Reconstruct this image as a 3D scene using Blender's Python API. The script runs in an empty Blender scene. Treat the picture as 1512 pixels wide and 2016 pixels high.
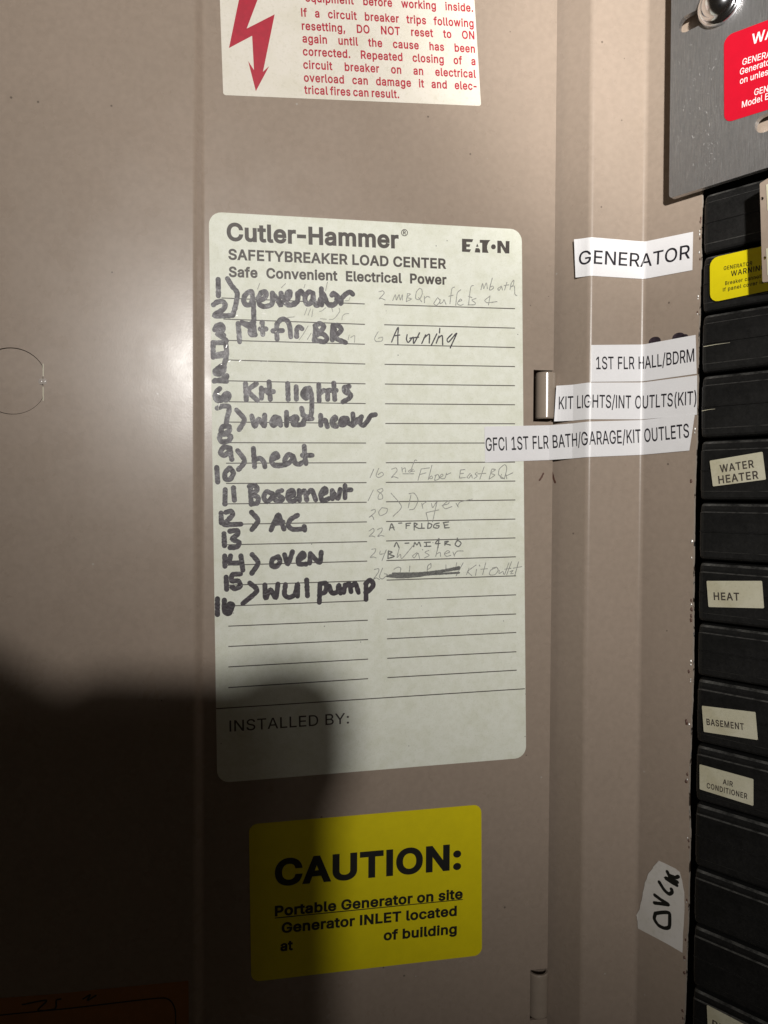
import bpy, bmesh, math, random
from mathutils import Vector, noise
from mathutils.geometry import delaunay_2d_cdt
random.seed(7)
SC = bpy.context.scene
COL = SC.collection

# ------------------------------------------------------------------ camera
# world: Z up, camera at the origin looking along +Y, slightly down
FPX = 1514.0
PITCH, ROLL = math.radians(1.25), -0.0054
Fv = Vector((0, math.cos(PITCH), -math.sin(PITCH)))
Rv = Vector((1, 0, -ROLL)).normalized()
Rv = (Rv - Fv * Rv.dot(Fv)).normalized()
Uv = Rv.cross(Fv).normalized()
cam_d = bpy.data.cameras.new('camera'); cam = bpy.data.objects.new('camera', cam_d); COL.objects.link(cam)
cam_d.sensor_fit = 'HORIZONTAL'; cam_d.sensor_width = 36.0; cam_d.lens = 36.0 * FPX / 1512
cam_d.clip_start = 0.005; cam_d.clip_end = 50
m = cam.matrix_world.copy()
for i in range(3):
    m[i][0], m[i][1], m[i][2], m[i][3] = Rv[i], Uv[i], -Fv[i], 0
cam.matrix_world = m
SC.camera = cam

# ------------------------------------------------------------------ world and lamp
W = bpy.data.worlds.new('World'); SC.world = W; W.use_nodes = True
bg = W.node_tree.nodes['Background']; bg.inputs[0].default_value = (1.0, 0.80, 0.58, 1); bg.inputs[1].default_value = 0.016
SC.view_settings.view_transform = 'Standard'; SC.view_settings.look = 'None'
SC.view_settings.exposure = 0; SC.view_settings.gamma = 1; SC.view_settings.use_curve_mapping = False
SC.cycles.use_denoising = True

LIGHT = Vector((0.098, -0.60, 0.19))
def spot(name, loc, aim, power, half, blend, radius, col):
    d = bpy.data.lights.new(name, 'SPOT'); o = bpy.data.objects.new(name, d); COL.objects.link(o)
    d.energy = power; d.spot_size = 2 * math.radians(half); d.spot_blend = blend
    d.shadow_soft_size = radius; d.color = col
    o.location = loc
    o.rotation_euler = (Vector(aim) - Vector(loc)).to_track_quat('-Z', 'Y').to_euler()
    return o
# a hand torch held above and behind the phone: a hot core and its wide spill
spot('torch_core_light', LIGHT, (0.143, 0.335, 0.226), 45, 9.7, 1.0, 0.018, (1, 0.97, 0.93))
spot('torch_spill_light', LIGHT + Vector((-0.012, 0, 0.004)), (0.197, 0.335, 0.352), 35.2, 42.2, 1.0, 0.020, (1, 0.97, 0.93))
spot('torch_side_light', LIGHT + Vector((0.050, 0, 0.026)), (0.197, 0.335, 0.352), 1.4, 42.2, 1.0, 0.022, (1, 0.95, 0.88))

# letter outlines: character code > (advance, outlines as flat x, y lists), in thousandths
FONT = {
  40: (273, [[89,207,90,235,92,264,96,293,101,324,107,354,114,384,122,413,132,441,142,468,153,494,164,517,177,539,236,539,223,512,212,485,201,457,191,428,182,399,174,370,167,342,161,313,157,285,154,258,152,232,151,207,152,184,154,161,156,138,160,115,165,91,172,67,179,42,188,16,198,-10,209,-38,222,-66,236,-96,177,-96,156,-59,139,-21,124,16,111,55,102,93,95,131,90,169]]),
  41: (273, [[37,-96,52,-66,64,-37,76,-9,86,18,95,44,102,69,108,93,113,116,117,139,120,162,121,184,122,207,121,232,119,258,116,285,112,313,106,342,99,370,91,399,82,428,73,457,62,485,50,512,37,539,97,539,109,517,121,494,131,468,142,441,151,413,159,384,167,354,173,323,178,293,181,264,183,235,184,207,183,168,178,130,171,92,161,53,149,15,134,-22,117,-59,97,-96]]),
  44: (188, [[38,-119,68,71,137,71,84,-119]]),
  45: (453, [[337,244,337,188,114,188,114,244]]),
  46: (188, [[95,-4,86,-4,78,-1,70,3,63,9,57,16,53,24,50,32,50,41,50,50,53,59,57,66,63,73,70,79,78,83,86,86,95,87,104,86,113,83,121,79,128,73,134,66,138,59,140,50,141,41,140,32,138,24,134,16,128,9,121,3,113,-1,104,-4]]),
  47: (249, [[235,533,71,-76,14,-76,178,533]]),
  49: (453, [[76,0,76,55,391,55,391,0],[276,509,276,0,212,0,212,448,209,448,86,358,86,427,198,509]]),
  58: (188, [[95,-4,86,-4,78,-1,70,3,63,9,57,16,53,24,50,32,50,41,50,50,53,59,57,66,63,73,70,79,78,83,86,86,95,87,104,86,113,83,121,79,128,73,134,66,138,59,140,50,141,41,140,32,138,24,134,16,128,9,121,3,113,-1,104,-4],[95,271,86,272,78,274,70,278,63,284,57,291,53,299,50,307,50,316,50,325,53,334,57,342,63,349,70,354,78,359,86,361,95,362,104,361,113,359,121,354,128,349,134,342,138,334,140,325,141,316,140,307,138,299,134,291,128,284,121,278,113,274,104,272]]),
  65: (480, [[16,0,201,509,276,509,463,0,395,0,287,302,282,317,276,334,270,352,264,372,257,394,250,420,241,447,232,478,245,478,236,447,228,419,220,393,213,371,206,351,201,333,195,317,191,302,85,0],[110,142,110,199,370,199,370,142]]),
  66: (456, [[60,0,60,509,241,509,266,508,289,504,310,499,329,491,345,481,359,469,371,456,381,442,388,426,394,410,397,392,398,374,397,358,395,344,392,331,387,320,380,310,373,301,365,293,356,286,347,280,336,275,326,270,315,267,315,262,327,261,339,257,351,252,363,245,374,237,385,227,394,216,402,203,409,189,414,173,417,155,418,136,417,117,413,100,408,83,400,67,390,52,377,39,362,28,344,18,324,10,301,4,275,1,247,0],[125,57,245,57,272,58,296,63,315,70,330,80,341,92,349,105,354,120,355,137,355,149,352,161,348,173,342,184,335,194,327,203,317,211,306,218,293,224,279,228,264,230,248,231,125,231],[125,285,238,285,252,286,265,288,277,291,288,296,299,302,308,309,316,317,323,326,329,337,333,348,335,359,336,372,334,388,330,403,323,417,313,429,299,439,283,446,263,450,240,452,125,452]]),
  67: (510, [[267,-7,235,-5,205,1,177,11,150,25,126,42,104,63,86,88,70,115,57,146,48,179,42,215,40,254,42,293,48,329,57,362,70,393,86,421,104,445,126,466,150,484,177,498,205,508,235,514,267,516,286,515,305,513,323,509,340,504,357,498,373,490,388,481,402,471,415,460,427,447,438,433,448,418,456,402,463,385,469,367,473,348,408,348,405,361,401,373,395,384,389,395,382,404,375,413,366,421,357,428,348,435,337,440,327,445,315,449,304,452,292,454,280,455,267,456,245,454,223,450,203,443,184,432,166,419,150,403,137,385,125,364,116,340,109,314,105,285,103,254,105,223,109,194,116,168,125,145,137,123,151,105,166,89,184,76,203,66,223,59,245,54,267,53,280,53,292,55,304,57,315,60,327,64,337,69,348,74,357,81,366,88,375,96,382,105,389,114,395,125,401,136,405,148,408,160,473,160,469,142,463,124,457,107,448,91,438,76,428,62,416,49,402,38,388,28,373,19,357,11,341,5,323,0,305,-4,286,-6]]),
  68: (502, [[219,0,96,0,96,57,215,57,244,58,272,63,296,70,318,81,337,94,354,110,368,128,379,149,388,172,394,198,398,226,399,255,398,285,394,312,388,337,379,361,368,381,354,399,338,415,320,428,299,438,275,446,249,450,221,452,93,452,93,509,225,509,261,507,294,501,325,492,353,478,377,461,399,441,418,418,433,391,446,361,455,329,460,293,462,255,460,217,455,181,446,149,433,119,417,92,398,68,376,48,351,31,322,17,291,8,256,2],[125,509,125,0,60,0,60,509]]),
  69: (419, [[60,0,60,509,372,509,372,452,125,452,125,286,355,286,355,229,125,229,125,57,375,57,375,0]]),
  70: (410, [[60,0,60,509,369,509,369,452,125,452,125,278,346,278,346,221,125,221,125,0]]),
  71: (520, [[269,-7,236,-5,205,1,176,11,149,25,125,43,104,64,85,88,69,116,57,146,47,179,42,215,40,254,42,293,47,329,57,362,69,393,85,421,103,445,125,466,149,484,175,498,203,508,233,514,265,516,285,515,304,513,322,509,340,504,358,497,374,489,389,480,403,469,416,458,429,445,439,431,449,416,458,401,465,384,470,367,474,349,408,349,404,361,399,372,393,383,387,393,380,403,373,411,365,420,356,427,347,434,337,439,326,444,315,448,304,452,291,454,279,455,265,456,243,454,222,450,202,443,183,432,166,419,150,404,137,385,125,364,116,340,109,314,105,285,103,254,105,223,109,194,116,168,125,145,137,124,151,105,166,90,184,76,203,66,224,59,246,54,269,53,290,54,309,57,328,63,345,71,360,81,374,93,386,107,396,123,404,141,410,160,414,180,415,202,434,199,283,199,283,256,478,256,478,200,476,170,471,141,463,115,451,91,436,69,419,50,399,33,377,19,352,8,326,0,298,-5]]),
  72: (517, [[60,0,60,509,125,509,125,289,392,289,392,509,457,509,457,0,392,0,392,232,125,232,125,0]]),
  73: (300, [[31,0,31,57,118,57,118,452,31,452,31,509,269,509,269,452,183,452,183,57,269,57,269,0]]),
  75: (467, [[104,145,104,216,113,228,122,239,130,250,139,261,148,272,157,282,165,293,174,303,184,314,193,324,202,334,212,344,364,509,448,509,231,276,228,276],[60,0,60,509,125,509,125,334,124,225,125,193,125,0],[372,0,188,259,228,309,449,0]]),
  76: (393, [[60,0,60,509,125,509,125,57,361,57,361,0]]),
  77: (628, [[60,0,60,509,152,509,277,187,287,159,299,123,311,84,322,49,307,49,318,83,330,121,342,158,352,187,476,509,568,509,568,0,504,0,504,291,504,327,505,369,506,413,507,457,513,457,509,445,505,433,502,421,498,409,482,363,467,322,456,291,342,0,286,0,170,291,159,321,145,361,129,408,112,457,119,457,120,416,121,372,122,328,122,291,122,0]]),
  78: (523, [[60,0,60,509,136,509,343,183,347,176,352,169,357,160,363,151,369,141,375,130,381,119,388,107,394,94,401,82,407,68,414,55,405,54,403,68,402,81,401,95,401,108,400,121,400,134,399,146,399,157,399,195,399,509,463,509,463,0,387,0,202,290,177,331,171,342,164,354,156,367,148,381,108,452,119,454,122,384,124,328,125,291,125,0]]),
  79: (533, [[267,-7,235,-5,205,1,177,11,150,25,126,42,105,63,86,88,70,115,57,146,48,179,42,215,40,254,42,293,48,329,57,362,70,393,86,421,105,445,126,466,150,484,177,498,205,508,235,514,267,516,299,514,329,508,357,498,384,484,408,466,429,445,448,421,464,393,477,362,486,329,491,293,493,254,491,215,486,179,477,146,464,115,448,88,429,63,408,42,384,25,357,11,329,1,299,-5],[267,53,289,54,310,59,330,66,349,76,367,89,383,105,396,123,408,144,418,168,425,194,429,223,430,254,429,286,425,314,418,341,408,365,396,386,383,404,367,420,349,433,330,443,310,450,289,454,267,456,245,454,223,450,203,443,184,433,167,420,151,404,137,385,125,364,116,340,109,314,105,285,103,254,105,223,109,194,116,168,125,144,137,123,151,105,167,89,184,76,203,66,223,59,245,54]]),
  80: (445, [[60,0,60,509,235,509,263,507,289,503,312,497,332,487,350,476,366,462,379,447,390,430,398,411,404,391,407,370,409,348,407,325,404,304,398,284,390,265,379,248,366,233,350,219,332,207,312,198,289,191,263,187,235,186,109,186,109,242,233,242,252,243,269,246,284,250,297,256,308,264,318,272,327,282,333,294,338,306,342,319,344,333,344,348,344,362,342,376,338,389,333,402,326,413,318,423,308,431,297,439,284,444,268,449,251,451,232,452,125,452,125,0]]),
  82: (449, [[60,0,60,509,236,509,264,507,290,504,313,497,333,489,351,478,367,465,380,450,390,433,399,415,405,395,408,374,409,352,408,330,405,309,399,290,390,271,380,255,367,240,351,228,333,217,312,209,289,203,264,199,236,198,96,198,96,255,234,255,252,256,269,258,284,262,298,267,309,273,319,281,327,290,334,300,339,312,342,324,344,338,345,352,344,367,342,380,339,393,334,405,327,415,319,425,309,433,298,440,284,445,269,449,252,451,233,452,125,452,125,0],[353,0,230,229,303,229,428,0]]),
  83: (447, [[224,-9,197,-8,172,-4,149,1,128,9,108,19,91,31,76,45,64,60,54,77,46,96,41,115,38,137,104,137,107,123,110,110,116,98,123,88,132,79,142,71,154,64,166,59,180,55,194,52,209,50,224,49,241,50,257,52,272,55,286,60,299,66,311,74,321,82,329,92,336,102,341,114,345,126,346,139,345,151,342,161,338,171,332,179,325,186,316,193,307,199,296,205,284,209,272,214,259,218,245,222,184,239,154,249,128,260,105,274,86,289,71,307,60,326,54,348,52,372,53,393,58,413,65,431,75,448,87,463,102,476,119,488,138,498,158,506,180,511,203,514,227,516,252,514,275,511,296,505,316,498,334,488,351,476,365,463,377,449,387,433,394,415,399,397,401,378,337,378,334,396,326,412,316,426,302,437,286,447,267,453,247,457,225,459,209,458,194,456,180,452,167,448,156,442,145,435,136,427,129,418,123,409,118,398,116,387,115,376,116,363,119,352,124,342,131,334,139,326,148,319,158,313,169,308,180,304,191,300,202,296,212,293,264,279,276,276,287,272,299,268,312,264,324,258,336,252,347,245,359,238,369,229,379,220,387,209,395,198,401,185,405,171,407,155,408,139,407,118,403,99,396,81,386,64,374,48,360,34,343,21,323,11,302,2,278,-4,252,-8]]),
  84: (449, [[32,452,32,509,417,509,417,452,257,452,257,0,193,0,193,452]]),
  85: (517, [[259,-8,230,-7,203,-2,177,5,154,15,133,28,114,43,98,60,85,80,74,101,66,124,62,148,60,173,60,509,124,509,124,178,125,160,128,144,133,128,141,113,150,99,160,87,173,77,187,68,203,61,220,56,239,53,259,52,279,53,298,56,315,61,331,68,345,77,357,87,368,99,377,113,384,128,389,144,392,160,393,178,393,509,457,509,457,173,456,148,451,124,443,101,433,80,419,60,403,43,384,28,363,15,340,5,315,-2,288,-7]]),
  87: (686, [[155,0,16,509,82,509,163,196,166,183,170,171,173,158,175,145,187,94,189,80,192,67,195,53,197,40,189,40,192,53,194,67,197,80,200,94,203,107,205,120,208,133,211,145,224,196,306,509,380,509,462,196,465,183,468,171,471,158,474,145,486,94,489,80,492,67,494,53,497,40,488,40,491,53,493,67,496,80,499,94,502,107,504,120,507,133,510,145,523,196,603,509,670,509,530,0,455,0,368,323,363,339,359,356,355,373,351,391,347,410,344,431,340,452,336,475,350,475,346,453,342,433,339,413,335,395,331,377,327,359,323,341,318,323,230,0]]),
  89: (472, [[203,0,203,208,16,509,91,509,192,344,200,331,208,318,215,305,222,292,229,279,236,264,243,248,250,230,224,230,231,248,237,265,244,280,251,293,258,306,265,318,273,331,280,344,381,509,455,509,268,208,268,0]]),
  97: (389, [[160,-9,142,-8,126,-5,110,-1,94,5,80,12,68,22,57,32,48,45,40,58,35,73,31,90,30,108,31,123,34,138,38,150,43,161,50,171,58,179,67,187,78,193,89,199,100,203,112,207,125,211,138,213,152,216,165,218,178,220,234,227,244,228,252,230,259,232,265,235,270,238,273,243,275,248,276,255,276,257,275,268,273,279,271,288,267,297,262,304,256,311,248,317,240,322,230,326,220,329,208,330,196,331,183,330,171,329,159,326,149,322,140,318,132,313,124,307,118,301,112,294,107,288,103,281,100,274,41,291,48,308,57,322,67,335,79,346,91,355,104,364,118,370,133,375,148,379,163,382,179,384,194,384,204,384,215,383,227,382,239,379,251,376,263,372,275,367,286,360,296,353,306,343,315,333,322,320,329,306,333,290,336,272,337,251,337,0,277,0,277,52,272,52,269,45,264,38,258,32,252,25,244,18,236,12,226,6,215,1,203,-3,190,-6,176,-8],[170,45,187,46,202,49,216,53,228,59,239,66,248,74,257,83,263,93,269,104,272,115,275,126,276,138,276,190,273,188,270,186,265,184,259,182,253,180,246,179,239,177,231,176,200,171,175,168,165,166,154,164,144,162,134,159,125,155,117,150,110,145,103,139,98,132,95,124,93,115,92,105,92,95,94,87,98,79,102,72,107,66,114,61,121,56,130,52,139,49,149,47,159,46]]),
  98: (424, [[229,-8,213,-7,198,-5,184,-1,172,4,162,10,153,17,145,24,138,31,132,39,127,46,122,53,118,59,112,59,112,0,53,0,53,509,114,509,114,319,118,319,122,325,127,331,132,338,137,346,144,353,152,360,161,367,171,373,183,378,197,381,212,384,229,384,252,383,274,378,294,371,313,361,330,347,345,332,359,313,370,293,379,270,385,245,389,218,390,189,389,160,385,133,379,108,370,84,359,64,346,45,330,29,313,16,294,5,274,-2,252,-7],[220,47,237,48,253,51,267,57,279,66,291,76,301,88,309,101,316,117,321,133,325,151,327,170,328,189,327,209,325,227,321,245,316,261,309,276,301,290,291,301,280,311,267,319,253,325,237,329,220,330,203,329,188,325,174,320,161,312,150,302,140,291,132,278,125,263,120,247,116,229,113,210,113,189,113,169,116,150,120,132,125,115,132,100,140,86,150,75,162,65,174,57,188,51,204,48]]),
  99: (396, [[207,-8,182,-7,159,-2,137,6,117,16,98,30,82,46,68,64,56,85,46,108,40,133,36,159,34,187,36,216,40,243,46,268,56,291,68,312,82,330,98,346,117,360,137,371,159,378,182,383,207,384,221,384,234,383,247,380,260,377,272,373,284,368,295,362,305,356,315,349,324,341,332,332,340,322,347,312,353,301,358,289,362,277,303,262,301,269,298,276,294,283,290,289,286,295,281,301,276,306,270,311,264,315,257,319,250,322,242,325,234,327,226,329,217,329,207,330,189,329,173,325,158,319,145,310,134,300,124,287,115,274,108,258,103,242,99,224,97,206,96,187,97,169,99,151,103,134,108,117,115,102,124,89,134,76,145,66,158,57,173,51,189,48,207,46,217,47,226,48,234,49,243,52,250,54,258,58,264,62,271,66,277,71,282,76,287,82,292,89,296,95,299,102,302,110,304,117,363,102,359,90,354,78,348,67,341,56,334,46,325,37,316,29,306,21,296,15,285,9,273,4,261,-1,248,-4,235,-6,221,-8]]),
  100: (424, [[195,-8,172,-7,151,-2,130,5,111,16,94,29,79,45,66,64,55,84,46,108,39,133,35,160,34,189,35,218,39,245,46,270,55,293,66,313,79,332,95,347,112,361,131,371,151,378,173,383,196,384,213,384,228,381,241,378,253,373,263,367,272,360,280,353,287,346,293,338,298,331,303,325,306,319,311,319,311,509,372,509,372,0,313,0,313,59,307,59,303,53,298,46,293,39,287,31,280,24,272,17,263,10,252,4,241,-1,227,-5,212,-7],[205,47,221,48,236,51,250,57,263,65,274,75,284,86,293,100,299,115,305,132,309,150,311,169,312,189,311,210,309,229,305,247,300,263,293,278,284,291,275,302,263,312,251,320,237,325,221,329,205,330,187,329,172,325,157,319,145,311,133,301,124,290,115,276,108,261,103,245,99,227,97,209,96,189,97,170,99,151,103,133,109,117,115,101,124,88,134,76,145,66,158,57,172,51,188,48]]),
  101: (404, [[212,-8,185,-7,161,-2,138,6,117,16,98,30,82,46,68,64,56,85,46,108,40,132,35,159,34,187,35,215,39,242,46,267,55,290,67,311,81,329,97,346,115,359,135,370,157,378,180,383,205,384,221,384,236,382,251,379,266,374,280,368,294,361,307,351,319,341,331,329,341,315,350,299,357,282,363,263,368,242,370,219,371,194,371,169,75,169,75,221,338,221,310,202,309,220,307,237,303,254,298,269,291,282,283,294,273,305,263,314,250,321,237,326,222,329,205,330,189,329,173,326,159,321,146,313,135,304,125,294,116,282,109,270,103,256,99,241,97,226,96,211,96,178,97,157,100,139,104,122,110,106,118,92,128,80,139,70,151,61,165,55,179,50,195,47,212,46,224,47,234,48,244,50,254,53,263,56,271,61,278,66,285,73,292,80,297,88,302,96,306,105,365,91,360,77,353,63,345,51,335,39,324,29,311,19,298,11,283,4,266,-1,249,-5,231,-7]]),
  102: (254, [[228,379,228,327,6,327,6,379],[81,0,81,432,82,447,84,461,89,474,96,486,104,496,113,505,124,513,135,519,148,524,161,527,174,529,187,530,197,530,207,529,215,528,222,527,229,525,234,524,239,522,243,521,227,468,215,472,211,473,206,473,200,474,195,474,182,473,171,470,162,466,154,460,149,452,145,443,142,431,142,419,142,0]]),
  103: (425, [[207,-151,187,-150,168,-148,150,-144,134,-140,119,-134,105,-127,93,-119,82,-110,73,-101,64,-91,57,-80,51,-69,101,-41,106,-47,110,-53,116,-59,122,-66,128,-72,136,-78,145,-83,154,-88,165,-92,178,-95,192,-97,207,-97,229,-96,249,-92,267,-85,282,-75,295,-62,304,-47,310,-28,311,-6,311,68,306,68,302,62,298,56,293,49,287,41,280,34,272,28,263,21,252,16,241,11,227,8,212,5,195,5,173,6,152,10,132,17,113,27,95,39,80,53,67,71,55,90,46,112,39,136,35,163,34,191,35,220,39,246,46,271,55,293,66,314,80,332,95,347,112,361,131,371,152,378,173,383,196,384,213,384,228,382,242,378,253,373,264,367,273,360,281,353,288,346,294,338,299,331,304,325,308,319,313,319,313,379,372,379,372,-9,371,-32,367,-54,360,-73,350,-90,338,-104,324,-117,308,-127,291,-136,271,-142,251,-147,229,-150],[205,59,222,60,237,63,251,68,264,75,275,84,285,95,293,107,300,121,305,137,309,154,312,172,312,193,312,212,309,231,305,248,300,264,293,278,285,291,275,303,264,312,251,320,237,325,222,329,205,330,188,329,172,325,158,320,145,312,134,302,124,290,115,277,109,262,103,246,99,229,97,212,96,193,97,173,99,155,103,138,109,123,116,108,124,96,134,85,145,76,158,68,172,63,188,60]]),
  104: (410, [[114,227,114,0,53,0,53,509,114,509,114,287,102,287,112,312,124,332,137,349,152,362,169,372,187,379,207,383,227,384,246,383,264,380,280,376,295,369,309,360,321,349,332,336,341,321,348,304,353,285,356,264,357,240,357,0,296,0,296,235,295,256,290,275,283,291,273,304,260,315,246,323,229,328,210,329,197,328,184,326,172,322,161,317,150,311,141,303,133,293,126,283,121,271,117,257,114,243]]),
  105: (167, [[53,0,53,379,114,379,114,0],[84,443,75,444,67,446,60,449,54,455,48,461,44,468,42,475,41,483,42,491,44,499,48,506,54,512,60,517,67,521,75,523,84,524,92,523,100,521,107,517,114,512,119,506,123,499,126,491,126,483,126,475,123,468,119,461,114,455,107,449,100,446,92,444]]),
  107: (381, [[110,137,110,212,121,212,284,379,360,379,184,199,177,199],[53,0,53,509,114,509,114,0],[294,0,148,186,191,229,372,0]]),
  108: (189, [[139,-2,119,-1,101,3,86,10,74,20,65,33,58,47,54,65,53,84,53,509,114,509,114,99,114,87,115,77,117,68,120,62,124,58,130,54,137,53,146,52,160,53,170,54,181,3,162,-1,156,-2,151,-2,145,-2]]),
  109: (610, [[53,0,53,379,112,379,112,295,108,295,112,310,118,323,125,335,132,346,141,355,151,363,161,370,172,376,183,380,195,384,207,386,219,386,239,385,257,380,273,372,287,361,299,347,309,331,316,314,321,295,312,295,317,308,322,321,329,332,337,343,347,353,357,361,368,369,381,375,394,380,407,383,422,385,437,386,453,385,468,383,483,378,497,372,510,364,522,354,532,342,541,328,548,313,553,296,556,276,557,255,557,0,496,0,496,254,494,273,490,289,483,302,473,313,460,321,447,326,433,329,419,330,406,330,395,328,384,324,374,320,365,314,358,307,351,299,345,290,341,280,338,270,336,259,335,247,335,0,274,0,274,260,273,275,269,288,262,301,253,311,242,320,229,326,215,329,199,330,188,330,178,328,168,325,158,320,148,314,140,307,132,299,126,289,121,278,117,266,114,253,114,238,114,0]]),
  110: (410, [[114,227,114,0,53,0,53,379,112,379,112,287,102,287,112,312,124,332,137,349,152,362,169,372,187,379,207,383,227,384,246,383,264,380,280,376,295,369,309,360,321,349,332,336,341,321,348,304,353,285,356,264,357,240,357,0,296,0,296,235,295,256,290,275,283,291,273,304,260,315,246,323,229,328,210,329,197,328,184,326,172,322,161,317,150,311,141,303,133,293,126,283,121,271,117,257,114,243]]),
  111: (415, [[207,-8,182,-7,159,-2,137,6,117,16,98,30,82,46,68,64,56,85,46,108,40,133,36,159,34,187,36,216,40,243,46,268,56,291,68,312,82,330,98,346,117,360,137,371,159,378,182,383,207,384,233,383,256,378,278,371,299,360,317,346,333,330,347,312,359,291,369,268,376,243,380,216,381,187,380,159,376,133,369,108,359,85,347,64,333,46,317,30,299,16,278,6,256,-2,233,-7],[207,46,226,48,242,51,257,57,270,66,282,76,292,89,300,102,307,117,312,134,316,151,318,169,319,187,318,206,316,224,312,242,307,258,300,274,292,287,282,300,270,310,257,319,242,325,226,329,207,330,189,329,173,325,158,319,145,310,134,300,124,287,115,274,108,258,103,242,99,224,97,206,96,187,97,169,99,151,103,134,108,117,115,102,124,89,134,76,145,66,158,57,173,51,189,48]]),
  112: (424, [[53,-143,53,379,112,379,112,319,118,319,122,325,126,331,131,338,137,346,144,353,152,360,161,367,171,373,183,378,197,381,212,384,229,384,252,383,274,378,294,371,313,361,330,347,345,332,359,313,370,293,379,270,385,245,389,218,390,189,389,160,385,133,379,108,370,84,359,64,346,45,330,29,313,16,294,5,274,-2,252,-7,229,-8,213,-7,198,-5,184,-1,173,4,162,10,153,17,145,24,138,31,132,39,127,46,122,53,118,59,114,59,114,-143],[220,47,237,48,253,51,267,57,279,66,291,76,301,88,309,101,316,117,321,133,325,151,327,170,328,189,327,209,325,227,321,245,316,261,309,276,301,290,291,301,280,311,267,319,253,325,237,329,220,330,203,329,188,325,174,320,161,312,150,302,140,291,132,278,125,263,120,247,116,229,113,210,113,189,113,169,116,150,120,132,125,115,132,100,140,86,150,75,162,65,174,57,188,51,204,48]]),
  113: (424, [[372,-143,311,-143,311,59,306,59,302,53,298,46,293,39,287,31,280,24,272,17,263,10,252,4,241,-1,227,-5,212,-7,195,-8,172,-7,151,-2,130,5,111,16,94,29,79,45,66,64,55,84,46,108,39,133,35,160,34,189,35,218,39,245,46,270,55,293,66,313,79,332,95,347,112,361,131,371,151,378,173,383,196,384,213,384,228,381,241,378,253,373,263,367,272,360,280,353,287,346,293,338,298,331,303,325,307,319,313,319,313,379,372,379],[205,47,221,48,236,51,250,57,263,65,274,75,284,86,293,100,299,115,305,132,309,150,311,169,312,189,311,210,309,229,305,247,300,263,293,278,284,291,275,302,263,312,251,320,237,325,221,329,205,330,187,329,172,325,157,319,145,311,133,301,124,290,115,276,108,261,103,245,99,227,97,209,96,189,97,170,99,151,103,133,109,117,115,101,124,88,134,76,145,66,158,57,172,51,188,48]]),
  114: (259, [[53,0,53,379,112,379,112,321,115,321,122,335,130,347,140,358,152,367,166,375,181,380,196,384,213,385,229,384,243,384,243,322,230,324,224,325,219,325,213,326,207,326,194,325,182,323,170,319,159,315,149,309,140,301,132,293,126,284,121,273,117,262,114,250,114,237,114,0]]),
  115: (365, [[182,-8,163,-7,145,-5,128,-2,112,3,98,10,84,18,72,27,62,38,53,50,45,63,40,78,36,94,94,107,99,92,105,79,114,69,124,60,136,54,150,49,165,46,181,45,200,46,217,50,232,55,244,62,255,71,262,81,267,91,268,103,267,112,265,121,260,129,254,136,246,142,237,147,225,151,212,155,149,170,125,177,104,186,87,196,72,208,61,222,53,237,48,255,47,274,48,290,51,305,57,319,65,332,75,343,87,354,100,363,115,370,131,377,149,381,167,384,187,384,206,384,223,381,239,378,254,372,267,366,279,358,290,349,299,339,307,328,314,316,319,303,324,290,268,277,264,288,258,298,251,307,243,316,232,323,219,328,205,331,187,333,171,332,156,329,143,324,131,317,121,308,114,299,110,289,109,277,110,267,112,258,117,250,124,243,133,237,144,232,157,227,172,223,229,209,254,202,275,194,292,183,306,171,317,158,325,142,330,125,331,107,330,90,326,75,321,61,312,47,302,35,290,24,276,15,260,6,242,0,223,-5,203,-7]]),
  116: (227, [[204,379,204,327,6,327,6,379],[65,471,126,471,126,98,127,86,128,76,132,68,136,61,142,56,150,53,159,51,170,50,185,51,202,54,213,2,208,0,203,-1,198,-2,192,-3,186,-3,180,-4,174,-4,168,-4,145,-3,125,2,107,10,92,21,80,35,72,52,67,71,65,93]]),
  117: (410, [[182,-5,164,-4,146,-1,130,4,115,11,101,20,89,31,78,44,69,59,62,76,57,95,54,116,53,139,53,379,114,379,114,144,115,123,119,105,127,89,137,75,150,64,164,56,181,52,200,50,213,51,226,53,238,57,249,62,259,69,268,77,276,86,283,97,289,109,293,122,295,137,296,153,296,379,357,379,357,0,298,0,298,92,307,92,297,67,286,47,272,30,257,17,240,7,222,0,203,-4]]),
  118: (389, [[163,0,17,379,84,379,165,155,171,138,177,121,182,104,187,87,191,70,196,53,201,37,206,21,184,21,189,37,194,53,198,70,203,87,207,104,213,121,218,138,224,155,305,379,371,379,226,0]]),
  119: (567, [[138,0,23,379,87,379,133,214,138,196,143,177,149,157,154,137,159,115,165,91,170,67,175,41,165,41,170,66,175,90,180,113,186,135,191,156,196,176,201,195,206,214,252,379,316,379,362,214,366,196,371,176,376,157,382,136,387,114,392,91,397,67,402,41,391,41,397,66,402,90,408,113,413,135,418,156,423,176,429,195,434,214,480,379,545,379,429,0,368,0,319,172,305,225,301,239,297,252,294,266,291,280,277,338,291,338,277,280,263,225,259,211,255,198,252,185,248,172,199,0]]),
}


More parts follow.
